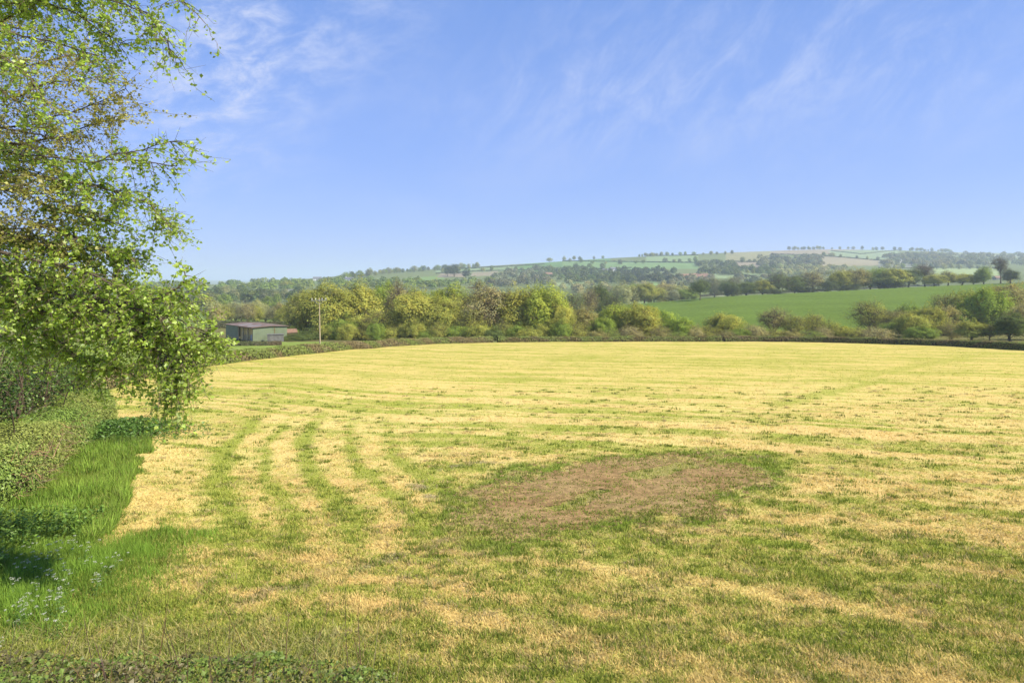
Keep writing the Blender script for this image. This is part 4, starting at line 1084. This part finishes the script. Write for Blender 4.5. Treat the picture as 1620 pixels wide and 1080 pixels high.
g = np.random.default_rng(77)
bt, bc = MB(), MB()
BL = ((.42, .52, .09), (.29, .42, .06))
trunkx, trunky = -11.6, 10.6
tz = float(gz(trunkx, trunky))
bt.tube(np.array([[trunkx, trunky, tz - .1], [trunkx + .1, trunky, tz + 2], [trunkx, trunky + .1, tz + 5], [trunkx + .2, trunky, tz + 8], [trunkx + .1, trunky, tz + 11]]), [.22, .18, .15, .11, .05], 10)
LIMBS = [
    ([(-200, -180, 10.6), (0, -130, 10.4), (150, -70, 10.2), (260, -25, 10), (328, 26, 10)], 46), ([(-200, -120, 10.6), (0, -60, 10.3), (140, -15, 10), (235, 25, 9.8), (278, 88, 9.7)], 60),
    ([(-200, -60, 10.6), (0, -10, 10.6), (120, 30, 10.4), (190, 75, 10.2)], 60), ([(-200, 0, 10.6), (0, 50, 10.2), (100, 75, 10), (165, 98, 9.9)], 46), ([(-200, 40, 10.6), (-20, 80, 9.8), (50, 120, 9.6), (80, 190, 9.5)], 46),
    ([(-200, 200, 10.6), (-40, 240, 10.2), (60, 245, 10.1), (160, 255, 10), (230, 240, 9.9), (284, 222, 9.9)], 44), ([(-200, 240, 10.6), (0, 262, 10.4), (120, 272, 10.2), (200, 268, 10.1), (284, 284, 10)], 46),
    ([(40, 270, 10.2), (150, 300, 10), (225, 322, 9.9), (262, 360, 9.9)], 50), ([(60, 320, 10.6), (140, 340, 10.5), (200, 362, 10.4)], 24), ([(60, 355, 10.2), (110, 370, 10.1), (175, 400, 10), (212, 414, 10)], 34),
    ([(-200, 340, 10.6), (0, 400, 9.8), (120, 425, 9.6), (215, 458, 9.5), (285, 466, 9.5)], 66), ([(-150, 390, 10.6), (60, 452, 9.7), (180, 482, 9.5), (270, 498, 9.4), (325, 535, 9.4)], 80),
    ([(-100, 440, 10.6), (110, 505, 10), (230, 535, 9.7), (310, 560, 9.6), (318, 574, 9.5)], 66), ([(120, 470, 9.7), (215, 520, 9.4), (272, 570, 9.3), (288, 610, 9.2), (270, 635, 9.2)], 62),
    ([(150, 470, 9.6), (250, 505, 9.3), (300, 560, 9.2), (300, 592, 9.2)], 50), ([(190, 478, 9.5), (250, 468, 9.4), (286, 450, 9.4), (297, 430, 9.4)], 16), ([(-150, 360, 10.7), (10, 385, 10.5), (110, 398, 10.4), (190, 400, 10.3), (225, 398, 10.2)], 42),
    ([(-100, 410, 10.8), (30, 440, 10.5), (140, 465, 10.3), (220, 480, 10.2)], 60), ([(-120, 470, 10.6), (20, 500, 10.2), (110, 540, 10), (170, 580, 9.9)], 46), ([(-150, 430, 10.2), (0, 460, 9.8), (80, 480, 9.6), (150, 500, 9.5)], 50),
    ([(-120, 90, 10.6), (20, 20, 10.9), (90, -30, 11)], 30), ([(-150, 400, 11.4), (20, 430, 11.2), (140, 455, 11.1), (230, 480, 11), (300, 500, 11)], 70), ([(-150, 450, 11.2), (40, 490, 11), (170, 515, 10.9), (270, 540, 10.8), (300, 552, 10.8)], 80),
    ([(-150, 500, 10.8), (40, 530, 10.4), (160, 560, 10.2), (230, 590, 10.1)], 50), ([(-150, 360, 10.8), (0, 370, 10.4), (100, 385, 10.3), (170, 420, 10.3), (210, 440, 10.3)], 50), ([(-150, 20, 11), (0, 10, 10.8), (90, 20, 10.7), (150, 50, 10.6)], 40), ([(-150, -40, 10.6), (20, -30, 10.2), (120, -40, 10.1), (200, -10, 10)], 50), ([(-150, 130, 10.6), (0, 140, 10), (60, 180, 9.9)], 30), ([(200, 500, 9.6), (270, 535, 9.5), (330, 545, 9.4), (335, 548, 9.4)], 30),
]
for ln, k in LIMBS:
    thick = .06 if ln[0][1] > 300 and k > 55 else .032
    s = np.array([trunkx, trunky, 0])
    z0 = P(*ln[0])[2]
    grow(bt, bc, ln, thick, int(k * (1.45 if ln[0][1] < 270 else 1.7)), .5, .066, BL, g, .5, dens=25 if ln[0][1] < 270 else 28)
birch = empty('birch_tree', (trunkx, trunky, tz)); tag(birch, 'large birch with glossy fresh green leaves hanging in from the left edge', 'tree')
for nm, mb_, m_ in (('trunk', bt, M_BARK), ('crown', bc, M_BIRCH)):
    mb_.v = [v - np.array([trunkx, trunky, tz]) for v in mb_.v]; mb_.obj(nm, m_, birch)

mt, mc_ = MB(), MB()
mx, my = -13.8, 12.6; mz = float(gz(mx, my))
mt.tube(np.array([[mx, my, mz - .1], [mx + .1, my, mz + 2], [mx - .1, my, mz + 4.5], [mx, my, mz + 8], [mx, my, mz + 10]]), [.28, .22, .17, .12, .05], 10)
ML = ((.44, .43, .10), (.36, .33, .095))
for ln, k in [([(-280, 180, 12.6), (-60, 165, 12.4), (30, 155, 12.2), (90, 130, 12), (170, 122, 12)], 40), ([(-280, 230, 12.6), (-60, 225, 12.4), (40, 205, 12.2), (120, 180, 12.1), (195, 150, 12)], 44),
              ([(-200, 240, 12.6), (0, 220, 12.3), (90, 208, 12.2), (150, 190, 12.1), (195, 176, 12)], 40), ([(-280, 300, 12.6), (-20, 235, 12), (50, 235, 12), (80, 262, 11.9), (120, 300, 11.9)], 24),
              ([(-280, 330, 11.6), (0, 290, 10.6), (70, 300, 10.2), (130, 330, 10.1)], 44), ([(-280, 300, 11.6), (-40, 280, 10.6), (50, 270, 10.2), (110, 290, 10)], 40), ([(-280, 380, 11.6), (-20, 345, 10.5), (60, 340, 10.1), (130, 372, 10)], 44), ([(-280, 380, 11.6), (-40, 370, 10.4), (50, 390, 10.1), (100, 410, 10)], 40), ([(-280, 130, 12.6), (-60, 110, 12.4), (40, 100, 12.3), (130, 80, 12.2)], 34),
              ([(-200, 380, 12.6), (0, 380, 12.2), (80, 410, 12)], 34), ([(-280, 60, 12.6), (-60, 40, 12.6), (60, 60, 12.5), (120, 110, 12.5)], 30), ([(-200, 200, 12.6), (0, 195, 12.3), (100, 218, 12.2), (165, 214, 12.1)], 30)]:
    grow(mt, mc_, ln, .045, int(k * 1.9), .75, .055, ML, g, .05, dens=34)
maple = empty('field_maple', (mx, my, mz)); tag(maple, 'field maple with sparse yellow-brown spring leaves behind the birch', 'tree')
for nm, mb_, m_ in (('trunk', mt, M_BARK), ('crown', mc_, M_BIRCH)):
    mb_.v = [v - np.array([mx, my, mz]) for v in mb_.v]; mb_.obj(nm, m_, maple)

# overgrown thicket under the trees, at the back of the hedge
tt, tc_ = MB(), MB()
for i in range(95):
    f = g.random(); bx = -14.0 - 6.0 * f + g.normal(0, .5); by = 14.5 + 13 * f + g.normal(0, .5); bz = float(gz(bx, by))
    hgt = g.uniform(2.2, 4.3) * (1 - .25 * f); e = np.array([bx + g.normal(.5, .7), by + g.normal(-.2, .6), bz + hgt])
    p = curve(np.array([bx, by, bz]), e, g.normal(0, .25, 3), 8); tt.tube(p, np.linspace(.045, .01, 8), 5, g.uniform(.4, .8))
    for _ in range(9):
        a = p[g.integers(2, 8)]; d = g.normal(size=3) + np.array([.35, -.2, .1]); d /= np.linalg.norm(d); L = g.uniform(.4, 1.2)
        q = curve(a, a + d * L, np.array([0, 0, .08]), 5); tt.tube(q, np.linspace(.009, .003, 5), 3, g.uniform(.4, 1.0))
        m = int(g.uniform(-22, 52)); m = max(m, 0); c = q[g.integers(1, 5, m)] + g.normal(0, .12, (m, 3))
        w = g.random((m, 1)); tc_.leaves(c, .085 * g.uniform(.6, 1.4, m), (np.array([.06, .125, .022]) * w + np.array([.15, .22, .04]) * (1 - w)) * g.uniform(.6, 1.3, (m, 1)), .75, .3, g)  # leaf colours lowered to carry the shade under the birch
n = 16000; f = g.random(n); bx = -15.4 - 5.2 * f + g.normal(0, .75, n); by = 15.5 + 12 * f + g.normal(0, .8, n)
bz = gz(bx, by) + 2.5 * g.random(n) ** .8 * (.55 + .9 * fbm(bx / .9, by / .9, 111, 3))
shade_mb = MB(); shade_mb.leaves(np.stack([bx, by, bz], 1), .10 * g.uniform(.6, 1.4, n), np.array([.045, .085, .018]) * g.uniform(.6, 1.4, (n, 1)), .85, .2, g)  # dark leaf mass added inside the thicket, its colour standing in for shade
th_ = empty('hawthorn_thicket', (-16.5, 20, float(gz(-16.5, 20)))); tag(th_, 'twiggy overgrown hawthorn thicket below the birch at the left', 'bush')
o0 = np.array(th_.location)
for nm, mb_, m_ in (('stems', tt, M_TWIG), ('foliage', tc_, M_HEDGE), ('shade_leaves', shade_mb, M_HEDGE)):
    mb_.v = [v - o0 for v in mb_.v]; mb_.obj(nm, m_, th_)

hedge([(-12.6, 9.5), (-12.7, 12.5), (-13.3, 15.5), (-15.2, 19.5), (-17.6, 25), (-18.5, 27.2)], 2.6, 1.5, 5600, .062, ((.20, .29, .055), (.29, .33, .08)), 'clipped near hedge with a sunlit green top along the left edge', None, 15, hvar=.13, slope=.72, sprigs=150)
# dry twigs poking from the cut face of that hedge
tw = MB()
for i in range(750):
    f = g.random(); bx = np.interp(f, [0, 1], [-11.9, -16.4]) + g.normal(0, .15); by = np.interp(f, [0, 1], [15.0, 24.0]); bz = float(gz(bx, by)) + g.uniform(.1, 1.1)
    d = g.normal(size=3) * .6 + np.array([.7, -.2, .35]); q = curve(np.array([bx, by, bz]), np.array([bx, by, bz]) + d * g.uniform(.15, .5), g.normal(0, .03, 3), 4)
    tw.tube(q, np.linspace(.008, .002, 4), 3, (g.uniform(1.3, 2.2), g.uniform(1.2, 1.9), g.uniform(1.1, 1.7)))
tag(tw.obj('dead_twigs', M_TWIG), 'pale dead twigs sticking out of the cut face of the near left hedge', 'twigs', kind='stuff')

# nettles
nb = MB(); n = 5200
x = -15.2 + g.normal(0, 1.1, n); y = 24.6 + g.normal(0, 1.0, n)
nb.leaves(np.stack([x, y, gz(x, y) + g.uniform(.05, .6, n) * (1 - .12 * ((x + 15.2) ** 2 + (y - 24.6) ** 2)).clip(.15, 1)], 1), .13 * g.uniform(.6, 1.3, n), np.array([.105, .195, .035]) * g.uniform(.6, 1.4, (n, 1)), .5, .4, g)
# herbs in the verge near the flowers
n = 9000; x = g.uniform(-11.6, -8.7, n); y = g.uniform(8.8, 13.5, n); cl = fbm(x / .6, y / .6, 98, 3); k = cl > .46; x = x[k]; y = y[k]; n = len(x)
nb.leaves(np.stack([x, y, gz(x, y) + g.uniform(.05, .5, n)], 1), .075 * g.uniform(.6, 1.5, n), np.array([.15, .25, .04]) * g.uniform(.6, 1.4, (n, 1)), .55, .4, g)
tag(nb.obj('nettles', M_HEDGE), 'dark green nettles and leafy herbs at the foot of the left hedge', 'nettles', kind='stuff')


def parsley(seed):
    g_ = np.random.default_rng(seed); st_ = MB(); ums = []
    top = np.array([g_.normal(0, .06), g_.normal(0, .06), .62]); st_.tube(curve(np.zeros(3), top, g_.normal(0, .02, 3), 6), np.linspace(.008, .004, 6), 4, (.16, .26, .06))
    for k in range(6):
        a = top * g_.uniform(.5, 1); e = a + np.array([g_.normal(0, .16), g_.normal(0, .16), g_.uniform(.1, .26)]); st_.tube(curve(a, e, np.array([0, 0, -.02]), 4), np.linspace(.004, .002, 4), 3, (.16, .26, .06))
        u = MB(); m = 11; r_ = g_.uniform(.035, .06); aa = g_.uniform(0, 6.28, m); ra = r_ * np.sqrt(g_.random(m)); c = e + np.stack([np.cos(aa) * ra, np.sin(aa) * ra, .02 - ra ** 2 * 5], 1)
        for cc2 in c: u.tube(np.array([e - [0, 0, .02], cc2]), .0012, 3, (.16, .26, .08))
        u.leaves(np.repeat(c, 3, 0) + g_.normal(0, .006, (m * 3, 3)), .014 * g_.uniform(.8, 1.3, m * 3), np.array([.62, .62, .54]), 1, .6, g_); ums.append(u.data('flower_head', M_PETAL))
    m = 60; lc = np.stack([g_.normal(0, .12, m), g_.normal(0, .12, m), g_.uniform(.05, .42, m)], 1); lf = MB(); lf.leaves(lc, .07 * g_.uniform(.6, 1.3, m), np.array([.11, .2, .035]) * g_.uniform(.7, 1.3, (m, 1)), .5, .5, g_)
    return st_.data('stem', M_HEDGE), ums, lf.data('leaves', M_HEDGE)


PRS = [parsley(200 + i) for i in range(4)]
spots = [(20, 905), (8, 950), (40, 870), (60, 855), (75, 880), (95, 868), (110, 862), (118, 890), (100, 905), (85, 915), (130, 885), (70, 900), (55, 930), (82, 935), (96, 950), (110, 930), (50, 965), (12, 1000), (35, 985), (88, 960), (66, 985), (120, 910), (130, 930), (28, 930), (105, 880), (45, 905), (90, 890), (160, 890)]
for i, (px, py) in enumerate(spots):
    x, y = gp(px, min(py + 30, 1040)); x += g.normal(0, .25); y += g.normal(0, .25); st_, ums, lf = PRS[i % 4]
    e = empty('cow_parsley', (x, y, float(gz(x, y)) - .02), g.uniform(0, 6.28)); s = g.uniform(.4, .72); e.scale = (s, s, s)
    tag(e, 'cow parsley with small white flower heads in the lush grass at lower left', 'wildflower', 'cow parsley in the uncut grass')
    for nm, d_ in [('stem', st_), ('leaves', lf)] + [('flower_head', u) for u in ums]:
        o_ = bpy.data.objects.new(nm, d_); COL.objects.link(o_); o_.parent = e

# bramble hedge under the camera, its top edge in the bottom of the picture
bm_, bs_ = MB(), MB()
n = 15000
x = g.uniform(-6.4, -1.2, n); yy = g.uniform(5.2, 6.7, n)
topz = .86 + .72 * fbm(x / .7, yy / .7, 99, 3) - .7 * ((yy - 5.85) / .9) ** 2 * .5 - .35 * sst(-2.3, -1.1, x)
zz = gz(x, yy) + topz * (1 - .5 * g.random(n) ** 2.2)
w = sst(.42, .6, fbm(x / .5, yy / .5, 100, 3) + g.normal(0, .08, n))[:, None]
bm_.leaves(np.stack([x, yy, zz], 1), .045 * g.uniform(.5, 1.4, n), (np.array([.15, .215, .04]) * w + np.array([.15, .13, .055]) * (1 - w)) * g.uniform(.6, 1.35, (n, 1)), .75, .35, g)
for i in range(150):
    xa = g.uniform(-6.3, -1.3); ya = g.uniform(5.5, 6.4); za = float(gz(xa, ya)); e = np.array([xa + g.normal(0, .4), ya + g.normal(0, .25), za + g.uniform(.95, 1.75)])
    bs_.tube(curve(np.array([xa, ya, za]), e, g.normal(0, .1, 3), 6), np.linspace(.008, .002, 6), 3, (g.uniform(.7, 1.2), g.uniform(.65, 1.1), g.uniform(.6, 1)))
br = empty('bramble_hedge', (-3.8, 5.9, float(gz(-3.8, 5.9)))); tag(br, 'reddish-green bramble hedge top along the bottom left of the picture', 'hedge')
o0 = np.array(br.location)
for nm, mb_, m_ in (('foliage', bm_, M_HEDGE), ('stems', bs_, M_TWIG)):
    mb_.v = [v - o0 for v in mb_.v]; mb_.obj(nm, m_, br)

# ------------------------------------------------------------------ air
hz, nt, out = mat('haze_air')
pv = N(nt, 'ShaderNodeVolumePrincipled'); pv.inputs['Color'].default_value = (.74, .87, 1.0, 1); pv.inputs['Density'].default_value = .00020; pv.inputs['Anisotropy'].default_value = .1
nt.links.new(pv.outputs[0], out.inputs['Volume'])
q = MB(); zlo = float(V[:, 2].min()) - 1; zhi = max(float(V[:, 2].max()) + 22, 60)
q.box((-13400, -13400, zlo), (13400, 13400, zhi)); ho = q.obj('haze', hz); tag(ho, 'thin blue haze in the air over the valley', 'haze', kind='stuff')

# ------------------------------------------------------------------ sun, sky, camera
EL, AZ = math.radians(43), math.radians(114)           # azimuth clockwise from the line of sight
sun = bpy.data.lights.new('sun', 'SUN'); sun.energy = 5.0; sun.angle = math.radians(.5); sun.color = (1.0, .92, .76)
so = bpy.data.objects.new('sun', sun); COL.objects.link(so)
d = Vector((math.cos(EL) * math.sin(AZ), math.cos(EL) * math.cos(AZ), math.sin(EL)))
so.rotation_euler = d.to_track_quat('Z', 'Y').to_euler()
so.location = d * 50

w = bpy.data.worlds.new('World'); SC.world = w; w.use_nodes = True; nt = w.node_tree; nt.nodes.clear(); L = nt.links.new
wo = nt.nodes.new('ShaderNodeOutputWorld'); bg = nt.nodes.new('ShaderNodeBackground'); L(bg.outputs[0], wo.inputs[0])
sky = N(nt, 'ShaderNodeTexSky', sky_type='NISHITA', sun_disc=False, sun_elevation=EL, sun_rotation=AZ, altitude=100, air_density=1.0, dust_density=.4, ozone_density=1.6)
SKYS = .11
tc = N(nt, 'ShaderNodeTexCoord')
hs = N(nt, 'ShaderNodeMix', data_type='RGBA', blend_type='MULTIPLY'); hs.inputs[0].default_value = 1; L(sky.outputs[0], hs.inputs[6]); hs.inputs[7].default_value = (.93, .90, 1.22, 1)
sep = N(nt, 'ShaderNodeSeparateXYZ'); L(tc.outputs['Generated'], sep.inputs[0])
rp = N(nt, 'ShaderNodeValToRGB'); L(sep.outputs['Z'], rp.inputs[0]); rp.color_ramp.interpolation = 'EASE'
el = rp.color_ramp.elements; el[0].position = 0; el[1].position = 1
for p_, c_ in ((0, (1.6, 2.5, 5.0)), (.2, (1.26, 2.2, 5.0)), (.42, (.92, 1.86, 4.5)), (1, (.55, 1.15, 3.2))):
    e_ = el[0] if p_ == 0 else el[-1] if p_ == 1 else el.new(p_)
    e_.color = (c_[0] / 5, c_[1] / 5, c_[2] / 5, 1)
r5 = N(nt, 'ShaderNodeMix', data_type='RGBA', blend_type='MULTIPLY', clamp_result=False); r5.inputs[0].default_value = 1; L(rp.outputs[0], r5.inputs[6]); r5.inputs[7].default_value = (5, 5, 5, 1)
bl = N(nt, 'ShaderNodeMix', data_type='RGBA'); bl.inputs[0].default_value = .8; L(hs.outputs[2], bl.inputs[6]); L(r5.outputs[2], bl.inputs[7])
skyc = bl.outputs[2]


def math_(op, a, b=None, c=None):
    n_ = N(nt, 'ShaderNodeMath', operation=op)
    for i, q_ in enumerate((a, b, c)):
        if q_ is None: continue
        if isinstance(q_, (int, float)): n_.inputs[i].default_value = q_
        else: L(q_, n_.inputs[i])
    return n_.outputs[0]


def blob(px, py, sx, sy, rot=0.0):
    """soft region of the sky around a direction"""
    v = Vector(((px - CX) / F, 1, -(py - HY) / F)).normalized()
    sub = N(nt, 'ShaderNodeVectorMath', operation='SUBTRACT'); L(tc.outputs['Generated'], sub.inputs[0]); sub.inputs[1].default_value = v
    rt = N(nt, 'ShaderNodeVectorRotate', rotation_type='AXIS_ANGLE'); L(sub.outputs[0], rt.inputs[0]); rt.inputs['Axis'].default_value = v; rt.inputs['Angle'].default_value = rot
    sc_ = N(nt, 'ShaderNodeVectorMath', operation='MULTIPLY'); L(rt.outputs[0], sc_.inputs[0]); sc_.inputs[1].default_value = (F / sx, F / sx, F / sy)
    ln_ = N(nt, 'ShaderNodeVectorMath', operation='LENGTH'); L(sc_.outputs[0], ln_.inputs[0])
    m_ = N(nt, 'ShaderNodeMapRange', interpolation_type='SMOOTHSTEP'); L(ln_.outputs['Value'], m_.inputs[0]); m_.inputs[1].default_value = 1.0; m_.inputs[2].default_value = 0.0; m_.inputs[3].default_value = 0; m_.inputs[4].default_value = 1
    return m_.outputs[0]


def cloud(scale, stretch, rot, lo, hi, detail=8, dist=.6, rough=.6):
    m0 = N(nt, 'ShaderNodeMapping'); m0.inputs['Rotation'].default_value = (0, rot, 0); L(tc.outputs['Generated'], m0.inputs[0])
    mp = N(nt, 'ShaderNodeMapping'); mp.inputs['Scale'].default_value = stretch; L(m0.outputs[0], mp.inputs[0])
    no = N(nt, 'ShaderNodeTexNoise'); no.inputs['Scale'].default_value = scale; no.inputs['Detail'].default_value = detail; no.inputs['Roughness'].default_value = rough; no.inputs['Distortion'].default_value = dist; L(mp.outputs[0], no.inputs[0])
    m_ = N(nt, 'ShaderNodeMapRange', interpolation_type='SMOOTHSTEP'); L(no.outputs[0], m_.inputs[0]); m_.inputs[1].default_value = lo; m_.inputs[2].default_value = hi
    return m_.outputs[0]


mott = cloud(15, (.9, 1, 2.0), math.radians(14), .36, .80, 10, .3, .66); wisp = cloud(8, (2.4, 1.4, 1.1), math.radians(-38), .36, .88, 10, .45, .68); veil = cloud(4, (1, 1, 2), math.radians(10), .40, .75, 6, .4)
terms = [math_('MULTIPLY', mott, math_('MULTIPLY', math_('ADD', blob(440, 50, 330, 150, .25), blob(330, 110, 220, 220)), .62)),
         math_('MULTIPLY', wisp, math_('MULTIPLY', math_('ADD', blob(1130, 120, 480, 190, -.25), blob(1400, 60, 320, 160, -.4)), .42)),
         math_('MULTIPLY', wisp, math_('MULTIPLY', blob(900, 180, 380, 130), .35)), math_('MULTIPLY', mott, math_('MULTIPLY', blob(260, 220, 260, 160), .35)), math_('MULTIPLY', veil, math_('MULTIPLY', blob(800, 200, 900, 260), .16))]
tot = terms[0]
for t_ in terms[1:]: tot = math_('ADD', tot, t_)
tot = math_('MINIMUM', tot, .85)
cm = N(nt, 'ShaderNodeMix', data_type='RGBA'); L(tot, cm.inputs[0]); L(skyc, cm.inputs[6]); cm.inputs[7].default_value = (3.9, 4.2, 5.4, 1)
L(cm.outputs[2], bg.inputs[0]); bg.inputs[1].default_value = SKYS

cam = bpy.data.cameras.new('camera'); co = bpy.data.objects.new('camera', cam); COL.objects.link(co)
cam.sensor_width = 36; cam.lens = 36 * F / 1620; cam.shift_y = -95 / 1620; cam.clip_end = 40000; cam.clip_start = .1
co.location = (0, 0, H); co.rotation_euler = (math.radians(90), 0, 0)
SC.camera = co

SC.view_settings.view_transform = 'Standard'; SC.view_settings.look = 'None'; SC.view_settings.gamma = 1; SC.view_settings.exposure = .75
SC.render.engine = 'CYCLES'
cy = SC.cycles
cy.use_denoising = True; cy.denoiser = 'OPENIMAGEDENOISE'; cy.denoising_input_passes = 'RGB_ALBEDO_NORMAL'; cy.denoising_prefilter = 'ACCURATE'
cy.max_bounces = 5; cy.diffuse_bounces = 2; cy.glossy_bounces = 2; cy.transmission_bounces = 3; cy.volume_bounces = 2; cy.transparent_max_bounces = 6
SC.render.filter_size = 1.1
cy.use_adaptive_sampling = True; cy.adaptive_threshold = .015; cy.sample_clamp_indirect = 6
